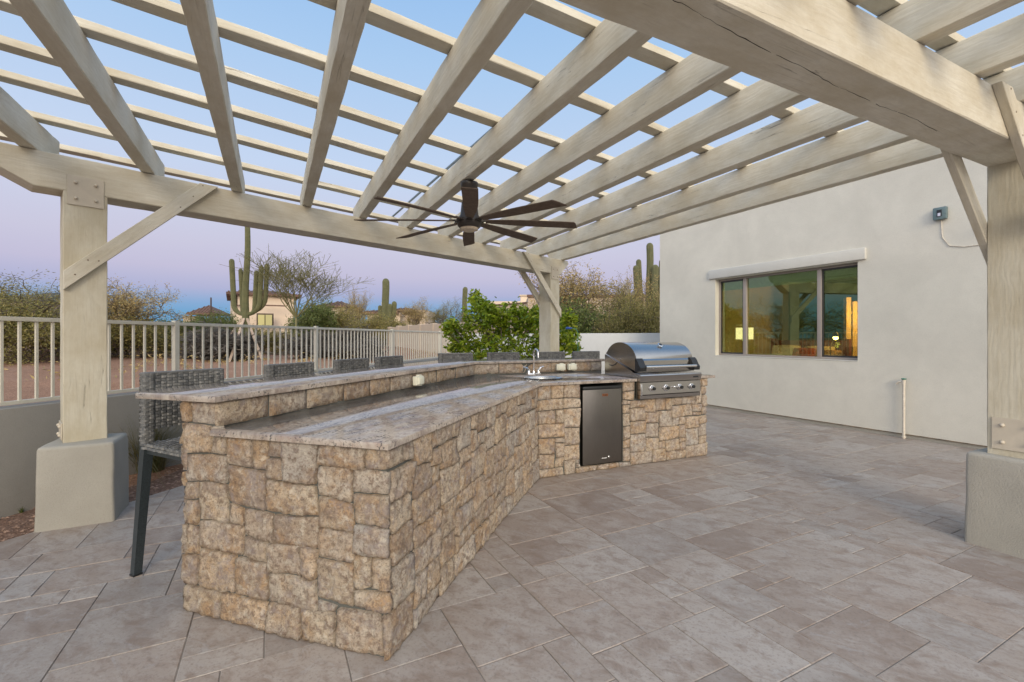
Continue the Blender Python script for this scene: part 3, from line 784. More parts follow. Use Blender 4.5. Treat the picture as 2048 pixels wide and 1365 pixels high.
def pedestal(c, ang, w, h, w2=None):
    bm = bmesh.new(); bmesh.ops.create_cube(bm, size=1); t = (w2 or w*.965)
    for v in bm.verts:
        top = v.co.z > 0; s_ = t if top else w; v.co = Vector((v.co.x*s_, v.co.y*s_, h-.01 if top else -.02))
    vert = [e for e in bm.edges if abs(e.verts[0].co.z-e.verts[1].co.z) > .1 or (e.verts[0].co.z > .1 and e.verts[1].co.z > .1)]
    bmesh.ops.bevel(bm, geom=vert, offset=.020, segments=4, profile=.5, affect='EDGES')
    for v in bm.verts:
        if v.co.z > h-.02: v.co.z += .035*(1-min(1, 2*max(abs(v.co.x), abs(v.co.y))/w)) 
    bmesh.ops.triangulate(bm, faces=[f for f in bm.faces if len(f.verts) > 4])
    bmesh.ops.subdivide_edges(bm, edges=[e for e in bm.edges if e.calc_length() > .12], cuts=7, use_grid_fill=True)
    for v in bm.verts:
        q = v.co*5+Vector((c.x*7, c.y*3, 0)); v.co += Vector((noise.noise(q), noise.noise(q+Vector((9, 0, 0))), noise.noise(q+Vector((0, 9, 0)))*.6))*.007
    me = bpy.data.meshes.new('pedestal'); bm.to_mesh(me); bm.free(); me.shade_smooth(); me.set_sharp_from_angle(angle=R(50))
    o = link('pedestal', me, perg, M['stucco_base']); o.location = c; o.rotation_euler = (0, 0, ang); return o
def bolts(o_parent, pts, n, r=.012):
    for p in pts:
        b = MB(); m = frame_mat(n) @ Matrix.Rotation(R(90), 3, 'Y')
        b.lathe([(r, -.002), (r*1.05, .004), (r*.8, .012), (r*.3, .016)], (0, 0, 0), 8, m); o = b.build('bolt', M['plate'], o_parent, smooth=True); o.location = p
def post(c, ax, z0, z1, name='post'):
    o = timber(name, V(c.x, c.y, z0), V(c.x, c.y, z1), BW, BW, M['post_timber'], perg, centred=True)
    ay = V(-ax.y, ax.x, 0); m = Matrix((V(0, 0, 1), ax, ay)).transposed().to_4x4()
    if m.determinant() < 0: m = Matrix((V(0, 0, 1), ay, ax)).transposed().to_4x4()
    o.matrix_local = Matrix.Translation((c.x, c.y, z0)) @ m; return o
# left post
pc = fb(BW/2, BW/2, 0); post(pc, FBD, .52, FZ0+.001)
fc = ground_point(70.5, 1065.7); fd = ground_point(226.7, 1042.9)
pd = (fd-fc).normalized(); w_ = .435
pedestal((fc+fd)/2+V(-pd.y, pd.x, 0)*w_/2, math.atan2(pd.y, pd.x), w_, .585)
# far right post
pc2 = fb(5.806+BW/2, BW/2, 0); post(pc2, FBD, .52, FZ0+.001); pedestal(V(pc2.x, pc2.y, 0), math.atan2(FBD.y, FBD.x), .435, .585)
# right post of near beam
pc3 = nb(tpost+BW/2, -BW/2, 0); post(pc3, NBD, .53, NZ0+.001)
pk = ground_point(1926, 1083); 
pedestal(pk+(-RD)*.22+NBD*.22, math.atan2(NBD.y, NBD.x), .44, .60)
# near beam's other post, out of the picture on the left behind the camera
pc4 = nb(-3.9+BW/2, -BW/2, 0); post(pc4, NBD, .53, NZ0+.001); pedestal(V(pc4.x, pc4.y, 0), math.atan2(NBD.y, NBD.x), .44, .60)

def brace(P, dirx, nrm, q, z0, zt, low, lab=None):
    """board between post edge and beam top. P: point of the post edge on the face plane; low edge starts at z0"""
    w = .14; th = .042
    prof = [(0, z0), (zt-z0, zt), (zt-z0-w, zt), (0, z0+w)]
    b = MB(); vs = []
    for s in (0, 1):
        for (a, z) in prof: p = P+dirx*a+nrm*(q+th*s); vs.append((p.x, p.y, z))
    b.v = vs; b.f = [(0, 1, 2, 3), (7, 6, 5, 4), (0, 4, 5, 1), (1, 5, 6, 2), (2, 6, 7, 3), (3, 7, 4, 0)]
    bm = bmesh.new(); me = b.mesh('brace'); bm.from_mesh(me); bmesh.ops.recalc_face_normals(bm, faces=bm.faces[:]); bmesh.ops.bevel(bm, geom=bm.edges[:], offset=.003, segments=1, affect='EDGES')
    # own axes along the board so the grain follows it
    ax = (dirx+V(0, 0, 1)).normalized(); ay = nrm.normalized(); az = ax.cross(ay); o3 = Vector((P.x, P.y, z0)); T = Matrix.Translation(o3) @ Matrix((ax, ay, az)).transposed().to_4x4(); Ti = T.inverted()
    for v in bm.verts: v.co = Ti @ v.co
    bm.to_mesh(me); bm.free()
    o = link('brace', me, perg, M['timber']); o.matrix_local = T
    for a in (.06, .13, .19, .70, .79, .86):
        c = MB(); c.lathe([(.006, 0), (.005, .0015), (.002, .002)], (0, 0, 0), 6, Matrix.Rotation(R(-90), 3, 'X')); n = c.build('nail', M['rust'], o)
        n.location = Ti @ (V(P.x, P.y, 0)+dirx*a+nrm*(q+th)+V(0, 0, z0+a+w*(.5+.22*math.sin(a*60)))) 
    return o
def s_sign(n, a, z): return True
brace(fb(0, 0, 0), FBD, -FBN, 0.001, 1.69, FZ1-.004, True)
brace(fb(0, BW, 0), FBD, FBN, 0.001, 1.69, FZ1-.004, True)
brace(fb(5.806+BW, 0, 0), -FBD, -FBN, 0.001, 1.69, FZ1-.004, True)
brace(fb(5.806+BW, BW, 0), -FBD, FBN, 0.001, 1.69, FZ1-.004, True)
brace(nb(tpost+BW, 0, 0), -NBD, NBN, 0.001, 1.72, NZ1-.004, True)
brace(nb(tpost+BW, -BW, 0), -NBD, -NBN, 0.001, 1.72, NZ1-.004, True)
def plate(c, ax, nrm, w, h, name='bracket_plate'):
    m = frame_mat(ax); b = MB(); b.box((0, 0, 0), (w, .008, h), m, .002); o = b.build(name, M['plate'], perg); o.location = c+nrm*.005
    bolts(o, [ax*a+V(0, 0, z)+nrm*.004 for a in (-w*.27, w*.27) for z in (-h*.27, h*.27)], nrm); return o
plate(fb(.122, 0, 2.43), FBD, -FBN, .205, .215); plate(fb(5.806+.122, 0, 2.43), FBD, -FBN, .205, .215)
fl_n = -NBD                                                  # left face of the right post
plate(nb(tpost, -BW/2-.01, .735), RD, fl_n, .215, .20); plate(fb(0, BW/2, .66), FBN, -FBD, .2, .12)
# conduit lying on the slats
A = ground_point(787, 432, 2.955); B = ground_point(927, 309, 2.955)
mb = MB(); d = (B-A).normalized(); mb.tube([A-d*.15, B+d*1.5], .012, 8); mb.build('conduit', M['conduit'], perg, smooth=True)

# ================================================================ CEILING FAN
fx, fy = -.365, 3.96
hub_z = 2.335
fan = empty('ceiling_fan', (fx, fy, hub_z), 0, label='dark bronze ceiling fan with eight brown blades under the rafters', cat='ceiling fan')
mb = MB(); mb.lathe([(.073, 2.672-hub_z), (.076, .325), (.072, .30), (.055, .262), (.02, .25)], n=28); mb.build('canopy', M['bronze'], fan, smooth=True)
mb = MB(); mb.tube([(0, 0, .05), (0, 0, .27)], .014, 10); mb.build('downrod', M['bronze'], fan, smooth=True)
mb = MB(); mb.lathe([(.045, .17), (.066, .165), (.078, .06), (.098, .03), (.105, 0), (.10, -.035), (.085, -.05)], n=32); mb.build('motor', M['bronze'], fan, smooth=True)
mb = MB(); mb.lathe([(.078, -.05), (.074, -.068), (.05, -.078), (.01, -.08)], n=32); mb.build('light_lens', M['opal'], fan, smooth=True)
def blade_mesh():
    b = MB(); n = 16; r0, r1 = .14, .95; vs = []
    for i in range(n+1):
        u = i/n; r = r0+(r1-r0)*u; w = .06+.055*math.sin(min(1, u*1.8)*PI/2); tilt = R(-10); dz = .008-.015*u*u
        off = .008*math.sin(u*PI)
        lead = -w*.5*(1 if u < .94 else 1-(u-.94)/.06*.5)+off; trail = w*.5+off
        for s in (-.0035, .0035):
            vs.append((r-(.03 if u == 1 else 0), lead, dz+lead*math.tan(tilt)+s)); vs.append((r, trail, dz+trail*math.tan(tilt)+s))
    fs = []
    for i in range(n):
        a = i*4
        fs += [(a, a+4, a+5, a+1), (a+2, a+3, a+7, a+6), (a, a+2, a+6, a+4), (a+1, a+5, a+7, a+3)]
    fs += [(0, 1, 3, 2), (n*4, n*4+2, n*4+3, n*4+1)]
    b.v = vs; b.f = fs; return b.mesh('fan_blade', M['blade'], True)
bm_ = blade_mesh()
ib = MB(); ib.box((.125, 0, .012), (.10, .035, .012), None, .004); ib.box((.10, 0, .004), (.05, .06, .014), None, .004); ime = ib.mesh('blade_iron', M['bronze'], True)
a0 = math.atan2(-fy, -fx)
for k in range(8):
    o = link('blade', bm_, fan); o.rotation_euler = (0, 0, a0+k*PI/4)
    i_ = link('blade_iron', ime, o)

# ================================================================ ISLAND
isl = empty('outdoor_kitchen_island', (0, 0, 0), 0, label='long stone clad outdoor kitchen island with granite tops', cat='kitchen island')
ZS, ZT, ZB, ZBT = .885, .915, 1.04, 1.07
RQ1, RQ2, OQ1, OQ2 = .92, 1.10, 1.157, 1.34
def l1(q): return ISL_B-r1*q
def l2(q): return ISL_C-r2*q
riser_bend = cross_lines(l1(RQ1), d1, l2(RQ2), d2)
outer_bend = cross_lines(l1(OQ1), d1, l2(OQ2), d2)
BAR_T = 1.50
class Strip:
    def __init__(s, pts):
        s.p = [Vector((p.x, p.y, 0)) for p in pts]; s.u = [0]
        for a, b in zip(s.p, s.p[1:]): s.u.append(s.u[-1]+(b-a).length)
        s.t = [(b-a).normalized() for a, b in zip(s.p, s.p[1:])]; s.n = [Vector((t.y, -t.x, 0)) for t in s.t]
    def at(s, u, z, d):
        k = 0
        while k < len(s.t)-1 and u > s.u[k+1]: k += 1
        p = s.p[k]+s.t[k]*(u-s.u[k])
        n = s.n[k]; R_ = .022
        if k < len(s.t)-1 and s.u[k+1]-u < R_: f = .5*(1-(s.u[k+1]-u)/R_); n = (s.n[k]*(1-f)+s.n[k+1]*f).normalized()
        elif k > 0 and u-s.u[k] < R_: f = .5*(1-(u-s.u[k])/R_); n = (s.n[k]*(1-f)+s.n[k-1]*f).normalized()
        q = p+n*d; return Vector((q.x, q.y, z))
SEED = [0]
def stone_mesh(mb, strip, u0, u1, z0, z1, quad=None, warp=.0065, proud=.015, rough=.010, res=.014, zmax=9, gap=.0021):
    SEED[0] += 1; sd_ = SEED[0]*7.31
    nu = max(5, int((u1-u0)/res)); nv = max(5, int((z1-z0)/res))
    base = random.uniform(.2, 1)*proud; tx = random.uniform(-.035, .035); tz = random.uniform(-.05, .05)
    def wp(u, z):
        a = noise.noise(Vector((u*4.5, z*4.5, 1.7+len(strip.p))))*warp*1.3+noise.noise(Vector((u*19, z*19, 5)))*warp*.6
        b = noise.noise(Vector((u*4.5, z*4.5, 8.7+len(strip.p))))*warp*1.7+noise.noise(Vector((u*19, z*19, 2)))*warp*.6
        f = min(1, z/.06); f2 = max(0, min(1, (zmax-z)/.06)) if zmax < 9 else 1
        return u+a, max(.0, z+b*f*f2) 
    vs = []; uc, zc, hu, hz = (u0+u1)/2, (z0+z1)/2, (u1-u0)/2-gap, (z1-z0)/2-gap
    cr = min(hu, hz, .05)*random.uniform(.05, .38)
    rim = .0035
    la = [-hu]+[-hu+rim+(2*hu-2*rim)*i/(nu-2) for i in range(nu-1)]+[hu]; lb = [-hz]+[-hz+rim+(2*hz-2*rim)*i/(nv-2) for i in range(nv-1)]+[hz]
    for j in range(nv+1):
        for i in range(nu+1):
            du, dz = la[i], lb[j]; a, b = du/hu, dz/hz
            # round the outline corners
            ex, ez = abs(du)-(hu-cr), abs(dz)-(hz-cr)
            if ex > 0 and ez > 0:
                l = math.hypot(ex, ez)
                if l > cr: k = cr/l; du = math.copysign(hu-cr+ex*k, du); dz = math.copysign(hz-cr+ez*k, dz)
            edge = (1-abs(a))*hu; edgz = (1-abs(b))*hz; e = min(edge, edgz)
            if quad:
                fa, fb_ = (du/(hu+gap)+1)/2, (dz/(hz+gap)+1)/2
                ju = (quad[0][0]*(1-fa)+quad[1][0]*fa)*(1-fb_)+(quad[3][0]*(1-fa)+quad[2][0]*fa)*fb_
                jz = (quad[0][1]*(1-fa)+quad[1][1]*fa)*(1-fb_)+(quad[3][1]*(1-fa)+quad[2][1]*fa)*fb_
            else: ju = jz = 0
            u, z = wp(uc+du, zc+dz); u += ju; z += jz
            n1 = noise.noise(Vector((u*13+sd_, z*13, sd_))); n2 = noise.noise(Vector((u*38, z*38, sd_))); n3 = noise.noise(Vector((u*85, z*85, sd_)))
            d = base+max(-.007, min(.007, tx*du*1.5+tz*dz))+rough*(.8*n1+.9*(.35-abs(n2)*1.6)+.55*n3)
            if e < .010: d = d-.006*(1-e/.010)**1.4
            if i in (0, nu) or j in (0, nv): d = -.022
            vs.append(strip.at(u, z, d))
    # ring just inside the rim so that sides fall steeply
    fs = [(j*(nu+1)+i, j*(nu+1)+i+1, (j+1)*(nu+1)+i+1, (j+1)*(nu+1)+i) for j in range(nv) for i in range(nu)]
    mb.add(vs, fs)
def pack(strip, cu, cv, nu_, top_fn, blocked, seed, sizes, parent, joined=None, **k):
    rs = random.Random(seed); occ = {}
    nv_max = 22
    def free(i, j): return (i, j) not in occ and 0 <= i < nu_ and 0 <= j < top_fn(i) and not blocked(i, j)
    for j in range(nv_max):
        for i in range(nu_):
            if not free(i, j): continue
            best = None
            for tr in range(26):
                w, h = rs.choice(sizes)
                if not all(free(i+a, j+b) for a in range(w) for b in range(h)): continue
                pen = 0
                if free(i+w, j) and not free(i+w+1, j): pen += 2
                if not free(i, j+h+1) and free(i, j+h): pen += 1.5
                pen -= .07*min(w*h, 12)+rs.random()*1.2
                if best is None or pen < best[0]: best = (pen, w, h)
            if best is None:
                w = 1
                while w < 3 and free(i+w, j): w += 1
                h = 1
                best = (0, w, h)
            _, w, h = best
            for a in range(w):
                for b in range(h): occ[(i+a, j+b)] = 1
            u0, u1 = i*cu, (i+w)*cu; z0, z1 = j*cv, (j+h)*cv
            if j+h >= top_fn(i): z1 = (ZB+.001) if top_fn(i) > RN else (ZS-.001)
            def J(a, b):
                q = random.Random((a*7919+b*104729+seed*31) & 0xffffff); lo = 0 if (b == 0 or b >= top_fn(min(i, nu_-1))) else 1
                return (q.uniform(-1, 1)*.011*(0 if a in (0, nu_) else 1), q.uniform(-1, 1)*.011*lo)
            quad = (J(i, j), J(i+w, j), J(i+w, j+h), J(i, j+h))
            kk = {a: b for a, b in k.items() if a != 'ztop'}
            if joined is not None: stone_mesh(joined, strip, u0, u1, z0, z1, quad, **kk)
            else:
                m_ = MB(); stone_mesh(m_, strip, u0, u1, z0, z1, quad, **kk)
                o = m_.build('stone', M['stone'], parent, smooth='all')
SZ = [(5, 3), (4, 3), (6, 3), (4, 4), (3, 3), (3, 2), (3, 3), (2, 2), (5, 2), (4, 2), (2, 3), (4, 3), (6, 2), (2, 2), (3, 2), (3, 2), (4, 2), (2, 1), (3, 1), (5, 4)]
RN, RB_ = 19, 22
cv = .88/19
# strip 1: wraps the end: short return, end face, long front of leg 1
s1 = Strip([ISL_A+d1*.18, ISL_A, ISL_B, ISL_C])
Ltot = s1.u[-1]; nU = int(round(Ltot/.047)); cu = Ltot/nU; bar_cells = int(round((.18+.235)/cu))
pack(s1, cu, cv, nU, lambda i: RB_ if i < bar_cells else RN, lambda i, j: False, 5, SZ, isl, ztop=1.038)
# strip 2: leg 2 front with fridge and grill openings, wraps the right end
ISL_D = ISL_C+d2*2.165
s2 = Strip([ISL_C, ISL_D, ISL_D-r2*.16])
Lt = s2.u[-1]; nU2 = int(round(Lt/.047)); cu2 = Lt/nU2
F0, F1, G0, G1 = .455, 1.010, 1.155, 2.005
fi0, fi1 = int(round(F0/cu2)), int(round(F1/cu2)); gi0, gi1 = int(round(G0/cu2)), int(round(G1/cu2))
F0, F1 = fi0*cu2, fi1*cu2
def blk(i, j):
    if fi0 <= i < fi1 and j >= 1: return True
    if gi0 <= i < gi1 and j >= 15: return True
    return False
pack(s2, cu2, cv, nU2, lambda i: RN, blk, 11, SZ, isl, ztop=.883)
# riser stones, one course of long saw-cut pieces
s3 = Strip([l1(RQ1), riser_bend, l2(RQ2)+d2*BAR_T])
u = 0.0; rr = random.Random(4)
while u < s3.u[-1]-.05:
    w = rr.uniform(.26, .48)
    if abs(u+w-s3.u[1]) < .2: w = s3.u[1]-u+(0 if u < s3.u[1]-.05 else .4)
    w = min(w, s3.u[-1]-u)
    m_ = MB(); stone_mesh(m_, s3, u, u+w, ZT+.003, ZB-.001, warp=.0, proud=.006, rough=.006, res=.022, gap=.0018)
    m_.build('riser_stone', M['stone'], isl, smooth='all'); u += w
# rear and end faces, joined
rear = MB()
s4 = Strip([ISL_D-r2*.16, l2(OQ2)+d2*2.165, outer_bend, ISL_A+d1*.18][::1])
nn = int(s4.u[-1]/.09); pack(s4, s4.u[-1]/nn, cv, nn, lambda i: (RN if i*s4.u[-1]/nn < 1.9 else RB_), lambda i, j: False, 9, SZ, isl, joined=rear, ztop=1.038, res=.04)
rear.build('rear_stonework', M['stone'], isl, smooth='all', kind='stuff')
# mortar core
core = MB()
i_ = .012
def pl(pts, z0, z1): core.prism([(p.x, p.y) for p in pts], z0, z1)
q0_ = ISL_A+r1*i_+d1*i_; q1_ = ISL_B-r1*i_+d1*i_
pl([q1_, cross_lines(l1(i_), d1, l2(i_), d2), cross_lines(l1(i_), d1, l2(OQ2-i_), d2)-d1*.001, q0_][::1] if False else [q1_, cross_lines(l1(i_), d1, l2(.3), d2), cross_lines(l1(OQ1-i_), d1, l2(.3), d2), q0_], .0, ZS-.002)
def l2box(t0, t1, qa, qb, z0, z1):
    pts = [l2(qa)+d2*t0, l2(qa)+d2*t1, l2(qb)+d2*t1, l2(qb)+d2*t0]; pl(pts, z0, z1)
corner = cross_lines(l1(i_), d1, l2(i_), d2)
pl([corner, l2(i_)+d2*F0, l2(OQ2-i_)+d2*F0, outer_bend+r1*i_, cross_lines(l1(OQ1-i_), d1, l2(.3), d2)+d1*.002, cross_lines(l1(i_), d1, l2(.3), d2)+d1*.002], 0, ZS-.003)
l2box(F0+.001, F1-.001, .02, OQ2-i_, 0, .048); l2box(F0+.001, F1-.001, .62, OQ2-i_, .049, ZS-.003)
l2box(F1, G0, i_, OQ2-i_, 0, ZS-.003); l2box(G0+.001, G1-.001, i_, OQ2-i_, 0, .70); l2box(G1, 2.165-i_, i_, OQ2-i_, 0, ZS-.003)
l2box(G0+.001, G1-.001, .62, OQ2-i_, .701, ZS-.003)
# bar wall
bw = [l1(RQ1+.01)+d1*i_, riser_bend-r1*.005, l2(RQ2+.01)+d2*BAR_T, l2(OQ2-i_)+d2*BAR_T, outer_bend+r1*i_, ISL_A+r1*i_+d1*i_]
pl(bw, ZS-.001, ZB)
core.build('mortar_core', M['mortar'], isl)
# granite
fe1 = ISL_B+r1*.028; fe2 = ISL_C+r2*.028
left0 = fe1-d1*.04
front_bend = cross_lines(fe1, d1, fe2, d2)
lower = [left0, front_bend, fe2+d2*(G0), l2(.615)+d2*G0, l2(.615)+d2*G1, fe2+d2*G1, fe2+d2*2.27, l2(RQ2+.05)+d2*2.27, l2(RQ2+.05)+d2*BAR_T, riser_bend-r1*.03, l1(RQ1+.05)-d1*.0+d1*.03, l1(RQ1-.0)-d1*.04]
sink_c = V(.335, 4.99, 0); SR = .185
def slab_with_hole(name, poly, z0, z1, hole=None):
    bm = bmesh.new()
    def ring(pts, z): return [bm.verts.new((p[0], p[1], z)) for p in pts]
    rings = [poly]+([hole] if hole else [])
    alltop, allbot = [], []
    b = .004
    for ri, rg in enumerate(rings):
        n = len(rg); c_ = []
        # inset outline for the rounded top edge
        ins = []
        for i in range(n):
            p, a, q = Vector(rg[i]), Vector(rg[i-1]), Vector(rg[(i+1) % n]); e1 = (p-a).normalized(); e2 = (q-p).normalized()
            n1, n2 = Vector((-e1.y, e1.x)), Vector((-e2.y, e2.x)); mdir = (n1+n2); mdir = mdir/max(.3, mdir.dot(n1)); ins.append(p+mdir*b*(1 if ri == 0 else 1))
        t = ring(ins, z1); m = ring(rg, z1-b); m2 = ring(rg, z0+b*.6); bo = ring(ins, z0)
        for i in range(n):
            j = (i+1) % n
            for lo, hi in ((m, t), (m2, m), (bo, m2)): bm.faces.new((lo[i], lo[j], hi[j], hi[i]))
        alltop.append(t); allbot.append(bo)
    for rr_ in (alltop, allbot):
        es = []
        for rg in rr_:
            for i in range(len(rg)): es.append(bm.edges.get((rg[i], rg[(i+1) % len(rg)])))
        bmesh.ops.triangle_fill(bm, edges=es, use_beauty=True, use_dissolve=False)
    bmesh.ops.recalc_face_normals(bm, faces=bm.faces[:])
    me = bpy.data.meshes.new(name); bm.to_mesh(me); bm.free(); me.shade_smooth(); me.set_sharp_from_angle(angle=R(50))
    return link(name, me, isl, M['granite'])
hole = [(sink_c.x+SR*1.12*math.cos(-a), sink_c.y+SR*.92*math.sin(-a)) for a in np.linspace(0, 2*PI, 33)[:-1]]
slab_with_hole('countertop', [(p.x, p.y) for p in lower], ZS, ZT, hole)
bi1, bi2, bo1, bo2 = RQ1-.022, RQ2-.022, 1.465, 1.62
bend_i = cross_lines(l1(bi1), d1, l2(bi2), d2); bend_o = cross_lines(l1(bo1), d1, l2(bo2), d2)
bar = [l1(bi1)-d1*.035+ab*0, bend_i, l2(bi2)+d2*(BAR_T+.03), l2(bo2)+d2*(BAR_T+.03), bend_o, l1(bo1)-d1*.035+d1*.05, l1(bo1-.05)-d1*.035]
# rake of the left end follows the end face
slab_with_hole('bar_top', [(p.x, p.y) for p in bar], ZB, ZBT)
# sink basin
mb = MB(); pr = [(1.03, .001), (1.0, .0), (.97, -.006), (.94, -.05), (.86, -.13), (.5, -.155), (.05, -.16)]
n = 40
for (k, z) in pr:
    for i in range(n): a = 2*PI*i/n; mb.v.append((sink_c.x+SR*1.12*k*math.cos(a), sink_c.y+SR*.92*k*math.sin(a), ZT+.0015+z))
for j in range(len(pr)-1):
    for i in range(n): a = j*n+i; b = j*n+(i+1) % n; mb.f.append((a, a+n, b+n, b))
mb.f.append(tuple((len(pr)-1)*n+i for i in range(n)))
sink = mb.build('sink', M['sink'], isl, smooth=True)
mb = MB(); mb.lathe([(.03, 0), (.028, .004), (.01, .002)], (sink_c.x, sink_c.y, ZT-.158), 16); mb.build('drain', M['chrome'], sink, smooth=True)
# faucet
fc_ = ground_point(1067.5, 751, ZT); fm = frame_mat(d2)
fau = MB(); fau.box(fc_+V(0, 0, .014), (.17, .052, .026), fm, .011)
faucet = fau.build('faucet', M['chrome'], isl, smooth=True)
mb = MB(); c = fc_; sd2 = r2
pts = [c+V(0, 0, .02), c+V(0, 0, .22)]+[c+sd2*(.055-.055*math.cos(a))+V(0, 0, .245+.055*math.sin(a)) for a in np.linspace(0, PI, 10)]+[c+sd2*.112+V(0, 0, .205)]
mb.tube(pts, [.011]*2+[.010]*10+[.0095], 10); mb.tube([c+V(0, 0, .02), c+V(0, 0, .05)], [.019, .014], 12); mb.build('spout', M['chrome'], faucet, smooth=True)
for s in (-1, 1):
    mb = MB(); b0 = c+d2*(s*.062); mb.tube([b0+V(0, 0, .02), b0+V(0, 0, .05), b0+V(0, 0, .065)], [.018, .015, .009], 12)
    mb.tube([b0+V(0, 0, .058), b0+d2*s*.025+V(0, 0, .085), b0+d2*s*.07+V(0, 0, .10)], [.008, .010, .006], 8); mb.build('tap_handle', M['chrome'], faucet, smooth=True)
# outlets
def outlet(c, ax, nrm):
    m = frame_mat(ax); o = MB(); o.box((0, 0, 0), (.118, .045, .076), m, .008); o.box(nrm*.012+V(0, 0, 0), (.09, .05, .062), m, .012)
    p = o.build('outlet_cover', M['outlet'], isl, smooth=True); p.location = c+nrm*.034
    b = MB(); b.box(V(0, 0, .043)+ax*.01, (.05, .03, .012), m, .004); b.build('hinge', M['outlet'], p, smooth=True)
    b = MB(); b.box(V(0, 0, -.041)+ax*.03, (.02, .03, .012), m, .003); b.box(V(0, 0, -.041)-ax*-.005, (.012, .03, .01), m, .003); b.build('cable_entry', M['outlet'], p, smooth=True)
def on_line(px, p, d):
    r = (px-1024)/F; t = (r*p.y-p.x)/(d.x-r*d.y); return p+d*t
p = on_line(829.5, l1(RQ1-.03), d1); outlet(V(p.x, p.y, .982), d1, r1)
for px in (1118.5, 1141): p = on_line(px, l2(RQ2-.03), d2); outlet(V(p.x, p.y, .982), d2, r2)

# ---- fridge
fw_ = F1-F0
fr = empty('mini_fridge', l2(0)+d2*((F0+F1)/2)+V(0, 0, .062), 0, label='dark steel mini fridge built into the stone island', cat='fridge')
m = frame_mat(d2)
def fpart(name, mat, c, d, bev=.004): b = MB(); b.box(m @ Vector(c), d, m, bev); return b.build(name, mat, fr, smooth=True)
W_ = .475
fpart('cabinet', M['black'], (.0, .30, .395), (W_-.01, .50, .785))
drd = fpart('door', M['steel_dark'], (0, .018, .382), (W_, .05, .755), .010)
fpart('door_cap', M['black'], (0, .016, .777), (W_, .058, .030), .006)
fpart('foot', M['black'], (-.18, .10, -.005), (.04, .04, .03)); fpart('foot', M['black'], (.18, .10, -.005), (.04, .04, .03))
bd_ = MB(); bd_.box(m @ Vector((.03, -.0085, .70)), (.068, .003, .026), m, .001); bd_.build('badge', m_plain('copper_badge', (.42, .17, .08), .35, 1), drd)
b = MB()                                                     # the print is too small to read in the photograph: three dark marks and one pale line
for x, h in ((.012, .012), (.030, .014), (.047, .016)): b.box(m @ Vector((x, -.0108, .70)), (.007, .0012, h), m, .0004)
b.build('badge_print', M['black'], drd)
b = MB(); b.box(m @ Vector((.02, -.0078, .058)), (.062, .0012, .008), m, .0004); b.build('door_print', m_plain('pale_print', (.6, .6, .6), .4), drd)
b = MB(); b.lathe([(.011, 0), (.011, .004), (.008, .006)], m @ Vector((.075, -.0085, .066)), 14, m @ Matrix.Rotation(R(90), 3, 'X')); b.build('lock', M['chrome'], drd, smooth=True)

# ---- grill
GW = G1-G0-.012; gc_ = l2(0)+d2*((G0+G1)/2)
gr = empty('built_in_grill', gc_+V(0, 0, .70), 0, label='stainless steel built in gas grill with rounded hood and four knobs', cat='grill')
def gp(x, y, z): return m @ Vector((x, y, z-.70))           # x along the front, y into the island
def gbox(name, mat, c, d, bev=.004, par=None):
    b = MB(); b.box(gp(*c), d, m, bev); return b.build(name, mat, par or gr, smooth=True)
def gprofile(name, mat, prof, x0, x1, par=None, smooth=True, tilt=0):
    b = MB(); n = len(prof)
    for x in (x0, x1):
        for (y, z) in prof: b.v.append(tuple(gp(x, y, z)))
    b.f = [(i, (i+1) % n, (i+1) % n+n, i+n) for i in range(n)]+[tuple(range(n))[::-1], tuple(range(n, 2*n))]
    bm = bmesh.new(); me = b.mesh(name); bm.from_mesh(me); bmesh.ops.recalc_face_normals(bm, faces=bm.faces[:]); bm.to_mesh(me); bm.free()
    if smooth: me.shade_smooth(); me.set_sharp_from_angle(angle=R(30))
    return link(name, me, par or gr, mat)
# fire box
gprofile('firebox', M['steel'], [(.02, .71), (.02, .955), (.06, .97), (.56, 1.15), (.585, 1.15), (.585, .71)], -GW/2+.02, GW/2-.02)
# control panel
panel = gprofile('control_panel', M['steel'], [(-.070, .745), (-.073, .75), (-.066, .872), (-.060, .876), (.02, .876), (.02, .745)], -GW/2, GW/2)
gprofile('drip_tray_front', M['steel'], [(-.066, .702), (-.068, .738), (-.060, .742), (.02, .742), (.02, .702)], -GW/2, GW/2)
gprofile('upper_fascia', M['steel'], [(-.066, .88), (-.066, .884), (-.078, .945), (-.07, .957), (.03, .965), (.03, .88)], -GW/2-.002, GW/2+.012)
gbox('side_trim', M['chrome'], (-GW/2+.012, -.074, .80), (.022, .012, .12), .005)
# hood
hood_prof = []
N = 18
for i in range(N+1):
    a = i/N; ang = R(12)+a*R(140)
    y = .315-.30*math.cos(ang)*(1.0 if ang < PI/2 else .88); z = 1.06+.235*math.sin(ang)**.9
    hood_prof.append((y, z))
hood_prof = [(.0, .975), (-.01, 1.0), (.0, 1.10)]+[(y, z) for y, z in hood_prof if y > .01 and z > 1.1]+[(.575, 1.165), (.565, 1.158)]
hood = gprofile('hood', M['steel'], hood_prof, -GW/2+.025, GW/2-.025)
for s in (-1, 1):
    x = s*(GW/2-.045)
    e = gprofile('hood_end_cap', M['black'], [(-.012, .985), (-.062, .99), (-.068, 1.03), (-.045, 1.055), (-.02, 1.10), (.004, 1.125), (.02, 1.125), (.02, .985)], x-.042, x+.042, smooth=True)
    gbox('hood_side_panel', M['steel'], (s*(GW/2-.022), .30, 1.10), (.004, .03, .03), .001)
b = MB(); b.tube([gp(-GW/2+.07, -.075, 1.035), gp(GW/2-.07, -.075, 1.035)], .0155, 14); b.build('handle', m_steel('handle_steel', (.72, .70, .66), .2), gr, smooth=True)
